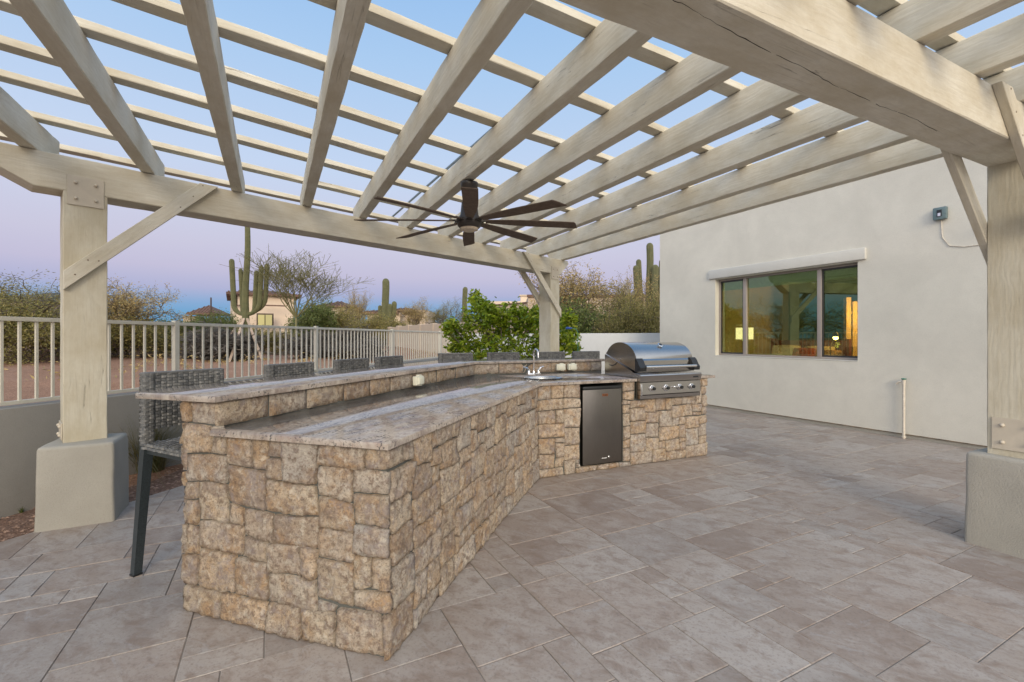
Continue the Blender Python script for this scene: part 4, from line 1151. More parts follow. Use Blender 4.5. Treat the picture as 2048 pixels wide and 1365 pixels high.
# thermometer badge
b = MB(); mt = m @ Matrix.Rotation(R(38), 3, 'X')
tc_ = gp(.02, .125, 1.262)
b.lathe([(.030, 0), (.032, .006), (.024, .010), (.005, .010)], tc_, 24, mt); b.build('thermometer', M['chrome'], hood, smooth=True)
b = MB(); b.lathe([(.020, .0), (.019, .0015)], tc_+mt @ Vector((0, 0, .0105)), 20, mt); b.build('dial', M['black'], hood, smooth=True)
my = m @ Matrix.Rotation(R(90), 3, 'X')
for x in (-.265, -.075, .115, .285):
    b = MB(); b.lathe([(.036, 0), (.036, .005), (.027, .008), (.024, .024), (.022, .026)], (0, 0, 0), 24, my); kn = b.build('knob', M['chrome'], gr, smooth=True); kn.location = gp(x, -.071, .81)
    b = MB(); b.lathe([(.019, .024), (.018, .040), (.015, .044), (.003, .044)], (0, 0, 0), 20, my); b.build('knob_cap', M['black'], kn, smooth=True)
b = MB(); b.lathe([(.010, 0), (.010, .02), (.007, .022), (.007, .035), (.002, .037)], gp(.03, -.071, .815), 14, my); b.build('igniter', M['chrome'], gr, smooth=True)
b = MB(); b.box(gp(GW/2-.07, -.0745, .915), (.07, .002, .018), m, .0008); b.build('name_badge', M['black'], gr)
# lid pivot slot
sl_ = -GW/2+.018
b = MB(); b.tube([gp(sl_, .50, 1.035), gp(sl_, .44, 1.025), gp(sl_, .38, 1.045), gp(sl_, .34, 1.075)], [.004, .006, .006, .003], 6); b.build('pivot_slot', M['black'], gr)

# ================================================================ BAR STOOLS
def weave(mb, w, h, th, org_, ux, uz, un, su=.028, sv=.016):
    """woven panel: alternating short strands bulging over and under"""
    nu, nv = int(w/su), int(h/sv); su, sv = w/nu, h/nv
    for j in range(nv):
        for i in range(nu):
            ov = (i+j) % 2 == 0; bz = .0035 if ov else -.0005
            for side in (1, -1):
                c = org_+ux*((i+.5)*su+random.uniform(-.0015, .0015))+uz*((j+.5)*sv+random.uniform(-.001, .001))+un*(side*(th/2)+random.uniform(-.001, .001))
                a = ux*(su*.54); b_ = uz*(sv*.43); n = un*side
                vs = [c-a-b_-n*.003, c+a-b_-n*.003, c+a+b_-n*.003, c-a+b_-n*.003, c-a*.45-b_*.75+n*bz, c+a*.45-b_*.75+n*bz, c+a*.45+b_*.75+n*bz, c-a*.45+b_*.75+n*bz]
                mb.add(vs, [(4, 5, 6, 7), (0, 1, 5, 4), (1, 2, 6, 5), (2, 3, 7, 6), (3, 0, 4, 7)] if side == 1 else [(7, 6, 5, 4), (4, 5, 1, 0), (5, 6, 2, 1), (6, 7, 3, 2), (7, 4, 0, 3)])
SWD = .44
def make_stool():
    """local frame: +y toward the bar (front of seat), x across the back, origin on the floor under the backrest"""
    root = empty('bar_stool')
    X, Y, Z = V(1, 0, 0), V(0, 1, 0), V(0, 0, 1)
    b = MB(); b.box((0, .015, .975), (SWD-.02, .03, .30), None, .004); weave(b, SWD, .315, .038, V(-SWD/2, .015, .815), X, Z, Y)
    for s in (-1, 1):      # wrapped stiles
        weave(b, .05, .40, .05, V(s*(SWD/2-.025)-.025, .015, .73), X, Z, Y, .025, .012); weave(b, .05, .40, .052, V(s*(SWD/2-.025), -.01, .73), Y, Z, X, .025, .012)
        b.box((s*(SWD/2-.025), .015, .93), (.048, .048, .40), None, .006)
    b.box((0, .015, 1.128), (SWD, .045, .012), None, .005)
    b.build('backrest', M['wicker'], root)
    b = MB(); b.box((0, .24, .728), (SWD-.01, .43, .02), None, .004); weave(b, SWD, .45, .03, V(-SWD/2, .02, .728), X, Y, Z, .028, .018)
    weave(b, .45, .035, .02, V(-SWD/2+.005, .02, .713), Y, Z, X, .028, .012); weave(b, .45, .035, .02, V(SWD/2-.005, .02, .713), Y, Z, X, .028, .012)
    b.build('seat', M['wicker'], root)
    b = MB(); b.box((0, .03, .70), (SWD-.04, .03, .03), None, .003); b.box((0, .45, .70), (SWD-.04, .03, .03), None, .003)
    for s in (-1, 1): b.box((s*(SWD/2-.03), .24, .70), (.03, .42, .03), None, .003)
    b.build('seat_frame', M['charcoal'], root)
    for sx, sy, dy in ((-1, .015, -.085), (1, .015, -.085), (-1, .45, .03), (1, .45, .03)):
        b = MB(); p0 = V(sx*(SWD/2-.025), sy, .73); p1 = V(sx*(SWD/2-.01), sy+dy, .0)
        w0, w1 = .024, .020; vs = [(p.x+a*w, p.y+c*w, p.z) for p, w in ((p1, w1), (p0, w0)) for a, c in ((-1, -1), (1, -1), (1, 1), (-1, 1))]
        b.v = vs; b.f = [(3, 2, 1, 0), (4, 5, 6, 7), (0, 1, 5, 4), (1, 2, 6, 5), (2, 3, 7, 6), (3, 0, 4, 7)]
        lg = b.build('leg', M['charcoal'], root)
        b = MB(); b.box((p1.x, p1.y, .004), (.046, .046, .010), None, .002); b.build('foot_pad', M['black'], lg)
    b = MB(); b.tube([(-SWD/2+.02, .47, .27), (SWD/2-.02, .47, .27)], .012, 8)
    b.build('footrest', M['charcoal'], root, smooth=True)
    return root
OFF = .15
so1 = l1(1.465+OFF); so2 = l2(1.62+OFF)
st_pos = []
c1 = (ground_point(283, 745, 1.15)+ground_point(440, 738, 1.15))/2
c1 = V(c1.x-.012, c1.y+.02, 0)
lab = ['grey wicker bar stool at the near end of the bar, its leg fully in view', 'grey wicker bar stool next after the one at the near end',
       'third grey wicker bar stool from the near end, behind the long bar', 'grey wicker bar stool just left of the citrus bush gap, fourth from the near end',
       'grey wicker bar stool in front of the left edge of the citrus bush', 'grey wicker bar stool between the citrus bush edge and the faucet',
       'grey wicker bar stool right behind the faucet, in front of the pergola post', 'grey wicker bar stool nearest the grill, before the white wall']
proto = make_stool()
plan = [(None, c1, 27), (577.5, so1, 20), (701, so1, 20), (776.5, so1, 20), (911, so2, 75), (1006, so2, 72), (1100, so2, 66), (1171, so2, 66)]
for k, (px, ln, ang) in enumerate(plan):
    o = proto if k == 0 else copy_tree(proto)
    if px is None: p = ln
    else: p = on_line(px, ln, d1 if k < 4 else d2)
    o.location = (p.x, p.y, 0); a = R(ang)
    # back runs along dirv(ang); front (+y local) points right of it, toward the bar
    o.rotation_euler = (0, 0, math.atan2(math.cos(a), math.sin(a))+PI)
    o.scale = (1, 1, 1.015)
    tag(o, lab[k], 'bar stool', 'wicker bar stools along the bar')

# ================================================================ FENCE AND WALLS
gw_ = empty('low_garden_wall', FEN0, 0, label='low grey beige stucco wall under the railing', cat='wall')
def along(p0, d, s0, s1, q0, q1, z0, z1, rel, mb, bev=.0):
    n = V(-d.y, d.x, 0); c = p0+d*(s0+s1)/2+n*(q0+q1)/2+V(0, 0, (z0+z1)/2)-rel; mb.box(c, (s1-s0, q1-q0, z1-z0), frame_mat(d), bev)
mb = MB(); along(FEN0, FEN_D, -8, 10.12, .0, .20, -.3, .80, FEN0, mb, .012); mb.build('wall_body', M['stucco_wall'], gw_, smooth=True)
fence = empty('metal_fence', FEN0, 0, label='pale metal railing of thin upright pickets on the low wall', cat='fence')
mb = MB(); along(FEN0, FEN_D, -8, 10.1, .08, .12, 1.478, 1.512, FEN0, mb, .003); mb.build('top_rail', M['fence_metal'], fence)
mb = MB(); along(FEN0, FEN_D, -8, 10.1, .083, .117, .815, .845, FEN0, mb, .003); mb.build('bottom_rail', M['fence_metal'], fence)
fposts = []
for px in (351, 632, 784, 880):
    p = on_line(px, FEN0+FEN_L*.1, FEN_D); fposts.append((p-FEN0).dot(FEN_D))
stp = (fposts[2]-fposts[0])/2
fposts = [fposts[0]-stp*3, fposts[0]-stp*2, fposts[0]-stp]+fposts+[10.05]
pm = MB(); pm.box((0, 0, .74), (.05, .05, 1.52-.80+.08), frame_mat(FEN_D), .003); 
for t in fposts:
    b = MB(); b.box((0, 0, 1.165), (.052, .052, .73), frame_mat(FEN_D), .003); o = b.build('fence_post', M['fence_metal'], fence); q = FEN_D*t+FEN_L*.10; o.location = q
pk_ = MB(); pk_.box((0, 0, 1.16), (.0175, .0175, .64), frame_mat(FEN_D), .0); pme = pk_.mesh('picket', M['fence_metal'])
for a, b in zip(fposts, fposts[1:]):
    n = max(1, int(round((b-a)/.112)))
    for i in range(1, n):
        o = link('picket', pme, fence); q = FEN_D*(a+(b-a)*i/n)+FEN_L*.10; o.location = q
# white back wall
bd = (BK_B-BK_A).normalized(); BL = (BK_B-BK_A).length
bwall = empty('white_back_wall', BK_A, 0, label='white stucco yard wall behind the grill joining the house', cat='wall')
mb = MB(); along(BK_A, bd, -.1, BL+.2, 0, .2, -.3, 1.46, BK_A, mb, .012); mb.build('wall_body', M['stucco_white'], bwall, smooth=True)
# beige neighbour wall climbing the mound
nw = empty('tan_boundary_wall', (0, 0, 0), 0, label='tan stepped boundary wall on the dirt mound beyond the fence', cat='wall')
pa = bearing_point(775, 30); pb = bearing_point(1010, 17.5); dn = (pb-pa).normalized(); Ln = (pb-pa).length; ns = 8
for i in range(ns):
    s0, s1 = Ln*i/ns, Ln*(i+1)/ns; p = pa+dn*(s0+s1)/2; zt = height_at(655-11*(i/(ns-1))**.8, p.y)
    mb = MB(); along(pa, dn, s0, s1-.02, 0, .2, -.2, zt, V(0, 0, 0), mb, .02); mb.build('wall_section', M['stucco_far2'], nw)
    mb = MB(); along(pa, dn, s0, s0+.35, -.03, .23, -.2, zt+.04, V(0, 0, 0), mb, .02); mb.build('pilaster', M['stucco_far2'], nw)

# ================================================================ VEGETATION
def leaf_mesh(name, P, size, mat, aspect=2.2, seed=0, drift=.5):
    rg = np.random.default_rng(seed); P = np.asarray(P, float); n = len(P)
    d = rg.normal(size=(n, 3)); d[:, 2] *= .7; d /= np.linalg.norm(d, axis=1)[:, None]
    e = rg.normal(size=(n, 3)); e -= d*(e*d).sum(1)[:, None]; e /= np.linalg.norm(e, axis=1)[:, None]
    s = size*rg.uniform(.6, 1.4, (n, 1)); a = d*s*aspect/2; b = e*s/2
    v = np.stack([P-a, P+b-a*.15, P+a, P-b-a*.15], 1).reshape(-1, 3)
    me = bpy.data.meshes.new(name); me.vertices.add(4*n); me.vertices.foreach_set('co', v.ravel())
    me.loops.add(4*n); me.loops.foreach_set('vertex_index', np.arange(4*n, dtype=np.int32))
    me.polygons.add(n); me.polygons.foreach_set('loop_start', np.arange(0, 4*n, 4, dtype=np.int32)); me.polygons.foreach_set('loop_total', np.full(n, 4, np.int32))
    me.update(calc_edges=True); me.materials.append(mat); return me
def grow(seed, height, spread, trunk_h, n_main, levels, r0, up=.55, droop=0.0, kids=4, wob=.25, lean=0, start_r=.05):
    """returns list of (points, radii) for limbs and list of terminal twig points"""
    rg = random.Random(seed); tubes = []; tips = []
    def br(p, d, L, r, lv):
        n = 5 if lv < 2 else 3; pts = [p.copy()]; q = p.copy(); dd = d.copy()
        for i in range(n):
            dd = (dd+Vector((rg.gauss(0, wob), rg.gauss(0, wob), rg.gauss(0, wob)*.6+up*.10-droop*lv*.10))).normalized(); q = q+dd*(L/n); pts.append(q.copy())
        tubes.append((pts, [r*(1-.55*i/n) for i in range(n+1)], lv))
        if lv >= levels:
            for a in pts[1:]: tips.append(a)
            return
        for k in range(kids+(1 if lv == 0 else 0)):
            i = rg.randint(max(1, n//2), n); ang = rg.uniform(0, 2*PI); side = dd.orthogonal(); side.rotate(Matrix.Rotation(ang, 3, dd))
            nd = (dd*rg.uniform(.5, 1.0)+side*rg.uniform(.5, .95)+Vector((0, 0, up*.35))).normalized()
            br(pts[i], nd, L*rg.uniform(.52, .78), r*.5, lv+1)
        if lv == levels-1:
            for a in pts[2:]: tips.append(a)
    for k in range(n_main):
        a = 2*PI*k/n_main+rg.uniform(-.4, .4); t = rg.uniform(.35, 1.0)*spread/max(height, .1)
        d = Vector((math.cos(a)*t, math.sin(a)*t, 1)).normalized()
        st = Vector((math.cos(a)*start_r, math.sin(a)*start_r, trunk_h))
        br(st, d, (height-trunk_h)*.50, r0*.6, 0)
    if trunk_h > .1: tubes.append(([Vector((0, 0, -.3)), Vector((rg.uniform(-.04, .04), 0, trunk_h*.5)), Vector((0, 0, trunk_h+.05))], [r0*1.25, r0, r0*.8], 0))
    return tubes, tips
def wood_mesh(name, tubes, mat, minlv=9):
    b = MB()
    for pts, rad, lv in tubes:
        b.tube(pts, [max(.006, r) for r in rad], 6 if lv == 0 else (5 if lv == 1 else 3), cap=False)
    return b.mesh(name, mat, 'all')
def scatter(tips, per, rad, seed, keep=1.0):
    rg = np.random.default_rng(seed); T = np.array([tuple(t) for t in tips]); 
    if keep < 1: T = T[rg.random(len(T)) < keep]
    P = np.repeat(T, per, 0); return P+rg.normal(size=P.shape)*rad*rg.uniform(.3, 1, (len(P), 1))

def variant(kind, seed):
    if kind == 'mesquite':
        tb, tp = grow(seed, 4.0, 2.6, .35, 5, 3, .10, up=.5, droop=.3, kids=4, wob=.28); return wood_mesh('limbs', tb, M['bark']), leaf_mesh('crown', scatter(tp, 13, .17, seed), .022, M['mesq'], 2.4, seed)
    if kind == 'dry':
        tb, tp = grow(seed, 4.0, 2.4, .4, 5, 3, .09, up=.8, droop=.1, kids=4, wob=.25); return wood_mesh('limbs', tb, M['bark']), leaf_mesh('crown', scatter(tp, 9, .13, seed), .026, M['dry'], 2.8, seed)
    if kind == 'shrub':
        tb, tp = grow(seed, 1.6, 1.6, .0, 9, 2, .03, up=.3, droop=.2, kids=5, wob=.3); return wood_mesh('limbs', tb, M['bark']), leaf_mesh('crown', scatter(tp, 24, .13, seed), .019, M['mesq'], 2.3, seed)
    if kind == 'green':
        tb, tp = grow(seed, 1.8, 1.5, .0, 9, 2, .03, up=.4, droop=.2, kids=5, wob=.3); return wood_mesh('limbs', tb, M['bark']), leaf_mesh('crown', scatter(tp, 24, .13, seed), .028, M['dark_leaf'], 2.4, seed)
    if kind == 'grey':
        tb, tp = grow(seed, 1.3, 1.9, .0, 12, 2, .022, up=.2, droop=.2, kids=6, wob=.35); return wood_mesh('limbs', tb, M['grey_leaf']), leaf_mesh('crown', scatter(tp, 8, .10, seed), .022, M['grey_leaf'], 7, seed)
    if kind == 'bare':
        tb, tp = grow(seed, 4.9, 3.9, 1.9, 10, 3, .04, up=.9, droop=0, kids=4, wob=.07, start_r=.01); return wood_mesh('limbs', tb, M['green_bark']), leaf_mesh('crown', scatter(tp, 2, .05, seed, .6), .014, M['mesq'], 4, seed)
VAR = {}
def get_var(kind, i):
    key = (kind, i)
    if key not in VAR: VAR[key] = variant(kind, 100+hash_(kind)+i*17)
    return VAR[key]
def hash_(s): return sum(ord(c)*(k+3) for k, c in enumerate(s)) % 97
def plant(name, kind, i, px, dist, top, width, label, cat, base_py=None, rz=None, group=None, nat_h=None, zb=None):
    p = bearing_point(px, dist); z = terrain_z(p.x, p.y) if zb is None else zb
    limbs, crown = get_var(kind, i)
    ws = np.empty(len(crown.vertices)*3); crown.vertices.foreach_get('co', ws); ws = ws.reshape(-1, 3)
    hh = np.percentile(ws[:, 2], 99.3); ww = np.percentile(np.abs(ws[:, :2]), 97)*2
    H = height_at(top, dist)-z; Wd = width*dist/F
    o = empty(name, (p.x, p.y, z-.05), rz if rz is not None else random.uniform(0, 6.28), label=label, cat=cat, group=group)
    o.scale = (Wd/ww, Wd/ww, H/hh)
    link('limbs', limbs, o); link('crown', crown, o)
    return o
G1_ = 'desert trees and bushes beyond the fence'
P = plant
P('mesquite_tree', 'mesquite', 0, -20, 16, 545, 150, 'olive mesquite at the far left edge beyond the fence', 'tree', group=G1_)
P('mesquite_tree', 'mesquite', 1, 120, 19, 574, 110, 'olive mesquite partly hidden behind the left pergola post', 'tree', group=G1_)
P('mesquite_tree', 'dry', 1, 275, 19, 556, 170, 'airy golden topped tree just right of the left pergola post', 'tree', group=G1_)
P('desert_bush', 'shrub', 0, 55, 15, 604, 190, 'low olive bush filling the fence gap at far left', 'bush', group=G1_)
P('desert_bush', 'shrub', 1, 250, 19, 632, 190, 'broad olive bush below the golden topped tree', 'bush', group=G1_)
P('desert_bush', 'green', 0, 350, 23, 642, 120, 'dark green bush left of the distant gazebo', 'bush', group=G1_)
P('desert_bush', 'shrub', 2, 345, 22, 650, 90, 'small olive bush against the first fence post', 'bush', group=G1_)
P('thorn_bush', 'grey', 0, 432, 19, 655, 130, 'grey twiggy bush left of the tall staked saguaro', 'bush', group=G1_)
P('desert_bush', 'green', 1, 430, 34, 627, 90, 'green bush at the foot of the gazebo', 'bush', group=G1_)
P('desert_bush', 'shrub', 0, 520, 24, 655, 130, 'low bush at the foot of the tall staked saguaro', 'bush', group=G1_)
P('palo_verde_tree', 'bare', 0, 592, 20, 500, 170, 'nearly bare palo verde with a green trunk and fanning twigs', 'tree', group=G1_)
P('desert_bush', 'green', 2, 628, 30, 604, 80, 'green bush behind the bare palo verde trunk', 'bush', group=G1_)
P('desert_bush', 'shrub', 1, 665, 31, 612, 110, 'olive bush right of the bare palo verde', 'bush', group=G1_)
P('thorn_bush', 'grey', 1, 670, 20, 660, 170, 'grey twiggy bush behind the fence below the bare tree', 'bush', group=G1_)
P('mesquite_tree', 'dry', 0, 715, 38, 577, 70, 'reddish dry tree between the bare palo verde and small saguaro', 'tree', group=G1_)
P('desert_bush', 'shrub', 2, 745, 30, 628, 90, 'olive bush left of the small staked saguaro', 'bush', group=G1_)
P('mesquite_tree', 'dry', 1, 825, 36, 596, 60, 'thin golden tree right of the small staked saguaro', 'tree', group=G1_)
P('mesquite_tree', 'mesquite', 0, 885, 40, 600, 85, 'olive tree over the tan boundary wall', 'tree', group=G1_)
P('desert_bush', 'shrub', 0, 790, 33, 636, 110, 'low olive bush where the tan wall begins', 'bush', group=G1_)
P('mesquite_tree', 'mesquite', 1, 965, 36, 628, 110, 'low olive tree just behind the citrus bush', 'tree', group=G1_)
P('mesquite_tree', 'dry', 0, 1055, 24, 608, 75, 'brown feathery tree left of the far pergola post', 'tree', group=G1_)
P('mesquite_tree', 'dry', 1, 1155, 19, 513, 190, 'tall golden brown feathery tree right of the far pergola post', 'tree', group=G1_)
P('mesquite_tree', 'mesquite', 1, 1215, 17.5, 566, 190, 'dense olive tree above the white back wall', 'tree', group=G1_)
P('mesquite_tree', 'dry', 0, 1262, 21, 545, 120, 'dry branched tree left of the thick saguaro', 'tree', group=G1_)
P('desert_bush', 'shrub', 1, 1290, 15.5, 592, 130, 'dense bush under the thick saguaro by the house corner', 'bush', group=G1_)
P('desert_bush', 'green', 1, 1150, 16, 610, 150, 'dark green bush behind the white wall left end', 'bush', group=G1_)
P('desert_bush', 'shrub', 2, 1235, 15, 618, 120, 'olive bush spilling over the middle of the white wall', 'bush', group=G1_)
# trees further left, seen only as reflections in the bedroom window
def at_world(name, kind, i, x, y, h, w, label, cat):
    limbs, crown = get_var(kind, i); o = empty(name, (x, y, terrain_z(x, y)-.05), x, label=label, cat=cat, group=G1_); ws = np.empty(len(crown.vertices)*3); crown.vertices.foreach_get('co', ws); ws = ws.reshape(-1, 3)
    o.scale = (w/(np.percentile(np.abs(ws[:, :2]), 97)*2),)*2+(h/np.percentile(ws[:, 2], 99.3),); link('limbs', limbs, o); link('crown', crown, o)
for k, (x, y, h, w) in enumerate([(-17, 4, 2.6, 6), (-18, 9, 3.0, 6.5), (-17, 14, 2.6, 6), (-15, 1, 2.6, 5), (-20, 18, 3, 7), (-19, -3, 3.0, 6), (-14, -8, 3, 6)]):
    at_world('mesquite_tree', 'mesquite', k % 2, x, y, h, w, ('olive mesquite off to the left mirrored in the bedroom window'), 'tree')
# far scrub: one mass
rg = np.random.default_rng(3); pts = []
for k in range(420):
    D = rg.uniform(42, 150); px = rg.uniform(-500, 2100); p = bearing_point(px, D); z = terrain_z(p.x, p.y); h = rg.uniform(.9, 2.4); w = rg.uniform(1.2, 3.2)
    n = 130; q = rg.normal(size=(n, 3)); q /= np.linalg.norm(q, axis=1)[:, None]; q *= rg.uniform(.5, 1, (n, 1))**.5
    pts.append(np.stack([p.x+q[:, 0]*w, p.y+q[:, 1]*w, z+.4*h+q[:, 2]*h*.65], 1))
link('far_scrub', leaf_mesh('far_scrub', np.concatenate(pts), .24, M['mesq'], 1.6, 5), kind='stuff')
# ground litter and dry tufts between fence and bushes
pts = []
for k in range(240):
    x = rg.uniform(-22, 4); y = rg.uniform(4, 34)
    if beyond(x, y) < .6: continue
    z = terrain_z(x, y); n = 26; q = rg.normal(size=(n, 3))*rg.uniform(.08, .26); pts.append(np.stack([x+q[:, 0], y+q[:, 1], z+np.abs(q[:, 2])*.8], 1))
link('dry_ground_cover', leaf_mesh('dry_ground_cover', np.concatenate(pts), .03, M['dry'], 4, 6), kind='stuff')

# citrus bush in the yard
def citrus():
    base = bearing_point(1010, 9.3); o = empty('citrus_bush', (base.x, base.y, -.03), 0, label='bright green citrus bush behind the far pergola post', cat='bush')
    rg = random.Random(3); tb = []; tips = []
    lobes = []
    for px, py, rr in [(955, 640, .34), (925, 668, .30), (985, 655, .36), (1020, 650, .36), (1055, 655, .34), (960, 612, .20), (950, 600, .13), (1135, 640, .16), (1140, 668, .22), (1128, 690, .25),
                       (1095, 660, .36), (940, 700, .32), (905, 652, .13), (893, 660, .07), (985, 700, .36), (1040, 700, .36), (1090, 700, .36), (1000, 632, .24), (1035, 628, .22), (915, 700, .2), (975, 628, .18), (1010, 745, .4), (1080, 745, .4), (950, 745, .36), (967, 618, .1), (1070, 632, .2), (1150, 700, .12)]:
        rr *= .87; d = 9.3+rg.uniform(-.35, .35); c = V((px-1024)*d/F, d, height_at(py, d))-V(base.x, base.y, -.03); lobes.append((c, rr))
        mid = V(c.x*.35, c.y*.35, c.z*.5); tb.append(([V(0, 0, 0), mid, c], [.03, .02, .008], 1))
        for k in range(10):
            a = V(rg.gauss(0, 1), rg.gauss(0, 1), rg.gauss(0, 1)).normalized()*rr*.9; tb.append(([c, c+a*.6, c+a*1.05+V(0, 0, .03)], [.007, .005, .003], 2)); tips += [c+a*.5, c+a*.75, c+a, c+a*1.12+V(0, 0, .04)]
    P1 = scatter(tips, 7, .065, 5)
    P2 = [];
    rn = np.random.default_rng(8)
    for c, r_ in lobes:
        n = int(300*r_*r_/.1); q = rn.normal(size=(n, 3)); q /= np.linalg.norm(q, axis=1)[:, None]; q *= rn.uniform(.35, 1.0, (n, 1))**.6*r_; P2.append(np.array(c)+q)
    P_ = np.concatenate([P1]+P2)
    link('limbs', wood_mesh('limbs', tb, M['bark']), o); link('foliage', leaf_mesh('foliage', P_, .042, M['citrus'], 2.2, 4), o)
citrus()
# bear grass clump behind the near stool
def clump(name, p, n, h, r, mat, label, cat, seed=1):
    rg = random.Random(seed); b = MB()
    for i in range(n):
        a = rg.uniform(0, 2*PI); lean = abs(rg.gauss(0, .8)); l = h*rg.uniform(.6, 1.1); w = rg.uniform(.0025, .005); d = V(math.cos(a), math.sin(a), 0); s = V(-d.y, d.x, 0)
        q = d*rg.uniform(0, r*.4); vs = []
        for k in range(4):
            t = k/3; c = q+d*(lean*l*t*t*.9)+V(0, 0, l*t*(1-.35*lean*t)); ww = w*(1-t*.9); vs += [c-s*ww, c+s*ww]
        b.add(vs, [(0, 1, 3, 2), (2, 3, 5, 4), (4, 5, 7, 6)])
    o = b.build(name, mat, None, label=label, cat=cat); o.location = p
gp_ = ground_point(315, 950); clump('bear_grass', (gp_.x-.24, gp_.y+.14, -.03), 1500, .68, .42, M['grass'], 'clump of olive bear grass behind the near bar stool', 'grass clump', 2)
wp_ = ground_point(43, 1018); clump('small_weed', (wp_.x, wp_.y, -.03), 26, .06, .03, M['dark_leaf'], 'tiny green weed on the gravel by the low wall', 'weed', 3)

# saguaros
def saguaro(px, dist, base_z, top_py, r, arms, label, ribs=15, lean=0.0, top_r=None):
    p = bearing_point(px, dist); z0 = terrain_z(p.x, p.y) if base_z is None else base_z; H = height_at(top_py, dist)-z0
    o = empty('saguaro', (p.x, p.y, z0-.05), random.uniform(0, 1), label=label, cat='cactus', group='saguaro cacti in the desert'); o.rotation_euler = (0, 0, 0)
    def column(name, pts, rad):
        vs, fs, rd_ = [], [], []; n = ribs*4; m = len(pts); pts = [Vector(q) for q in pts]; up = None
        for i, q in enumerate(pts):
            t = (pts[min(i+1, m-1)]-pts[max(i-1, 0)]).normalized()
            if up is None: up = Vector((0, 1, 0))
            up = (up-t*up.dot(t)).normalized(); w = t.cross(up)
            for k in range(n):
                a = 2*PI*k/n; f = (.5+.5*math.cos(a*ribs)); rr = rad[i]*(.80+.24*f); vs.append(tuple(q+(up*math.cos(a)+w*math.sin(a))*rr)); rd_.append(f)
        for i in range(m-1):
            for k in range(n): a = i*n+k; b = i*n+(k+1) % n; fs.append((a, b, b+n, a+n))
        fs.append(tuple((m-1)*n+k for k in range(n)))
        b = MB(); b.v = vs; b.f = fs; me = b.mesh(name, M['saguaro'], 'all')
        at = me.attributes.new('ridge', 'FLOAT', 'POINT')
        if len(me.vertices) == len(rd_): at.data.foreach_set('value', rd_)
        return link(name, me, o)
    def rads(n, r, tip=5, base=.8): return [r*(base+(1-base)*min(1, i/(n*.25))) if i < n-tip else r*math.cos((i-(n-tip)+1)/tip*PI/2*.96) for i in range(n)]
    n = 22; hz = list(np.linspace(0, H-r*1.2, n-5))+[H-r*1.2+r*1.2*math.sin((k+1)/5*PI/2) for k in range(5)]
    tr = top_r or r
    pts = [(lean*(z/H)**2+.03*math.sin(z*1.7), 0, z) for z in hz]
    rr = rads(n, r); rr = [q*((1-z/H)+z/H*tr/r) for q, z in zip(rr, hz)]
    column('trunk', pts, rr)
    for (dx, dy, zj, zt, ra) in arms:     # dx,dy reach; zj joint height; zt tip height
        pts = []; zj *= H; zt *= H
        for k in range(7): a = k/6*PI/2; pts.append((lean*(zj/H)**2+dx*math.sin(a), dy*math.sin(a), zj+(1-math.cos(a))*abs(math.hypot(dx, dy))*.9))
        z1 = pts[-1][2]
        for z in np.linspace(z1+.1, zt-ra*1.2, 7): pts.append((pts[6][0]+.05*(z-z1)*np.sign(dx), pts[6][1], z))
        e = pts[-1]
        for k in range(5): pts.append((e[0], e[1], e[2]+ra*1.2*math.sin((k+1)/5*PI/2)))
        column('arm', pts, rads(len(pts), ra, 5, .55))
    return o, p, z0
# tall staked saguaro
D1 = 19.5; k1 = D1/F
so, sp1, sz1 = saguaro(491, D1, None, 440, .155, [(-.50, .0, .33, .73, .10), (-.24, .18, .33, .665, .085), (.32, .1, .33, .65, .09), (.62, -.05, .33, .68, .095), (.78, .1, .34, .70, .09)][:5],
                        'tall many armed saguaro with a slim leaning top, staked with planks', lean=.10, top_r=.095)
def stakes(c, z, H, reach, label, grp):
    for k, a in enumerate((-2.45, -1.5, -.55)):
        e = V(c.x+reach*math.cos(a), c.y+reach*math.sin(a), z-.15); s = V(c.x+.12*math.cos(a), c.y+.12*math.sin(a), z+H)
        b = MB(); d = s-e; b.box((0, 0, 0), (d.length, .09, .05), frame_mat(d), .004); o = b.build('support_stake', M['pale_wood'], None, label=label[k], cat='stake', group=grp); o.location = (e+s)/2
stakes(sp1, sz1, 1.75, 1.35, ['left leaning wooden stake propping the tall saguaro', 'middle wooden stake propping the tall saguaro', 'right leaning wooden stake propping the tall saguaro'], 'stakes propping the tall saguaro')
_, sp2, sz2 = saguaro(771, 36, None, 556, .26, [(-.42, .1, .34, .60, .15), (.34, -.15, .36, .62, .16), (.62, .1, .36, .66, .19)], 'smaller staked saguaro with three short arms near the tan wall')
stakes(sp2, sz2, 1.6, 1.2, ['left leaning stake at the smaller saguaro', 'middle stake at the smaller saguaro', 'right leaning stake at the smaller saguaro'], 'stakes propping the smaller saguaro')
saguaro(930, 38, None, 573, .20, [], 'plain armless saguaro rising behind the citrus bush')
saguaro(1299, 22, None, 484, .155, [(-.36, .1, .30, .86, .12), (-.58, -.15, .28, .80, .13), (.50, .1, .34, .86, .12), (.05, -.36, .28, .80, .15)], 'thick green saguaro close to the house corner', ribs=13)

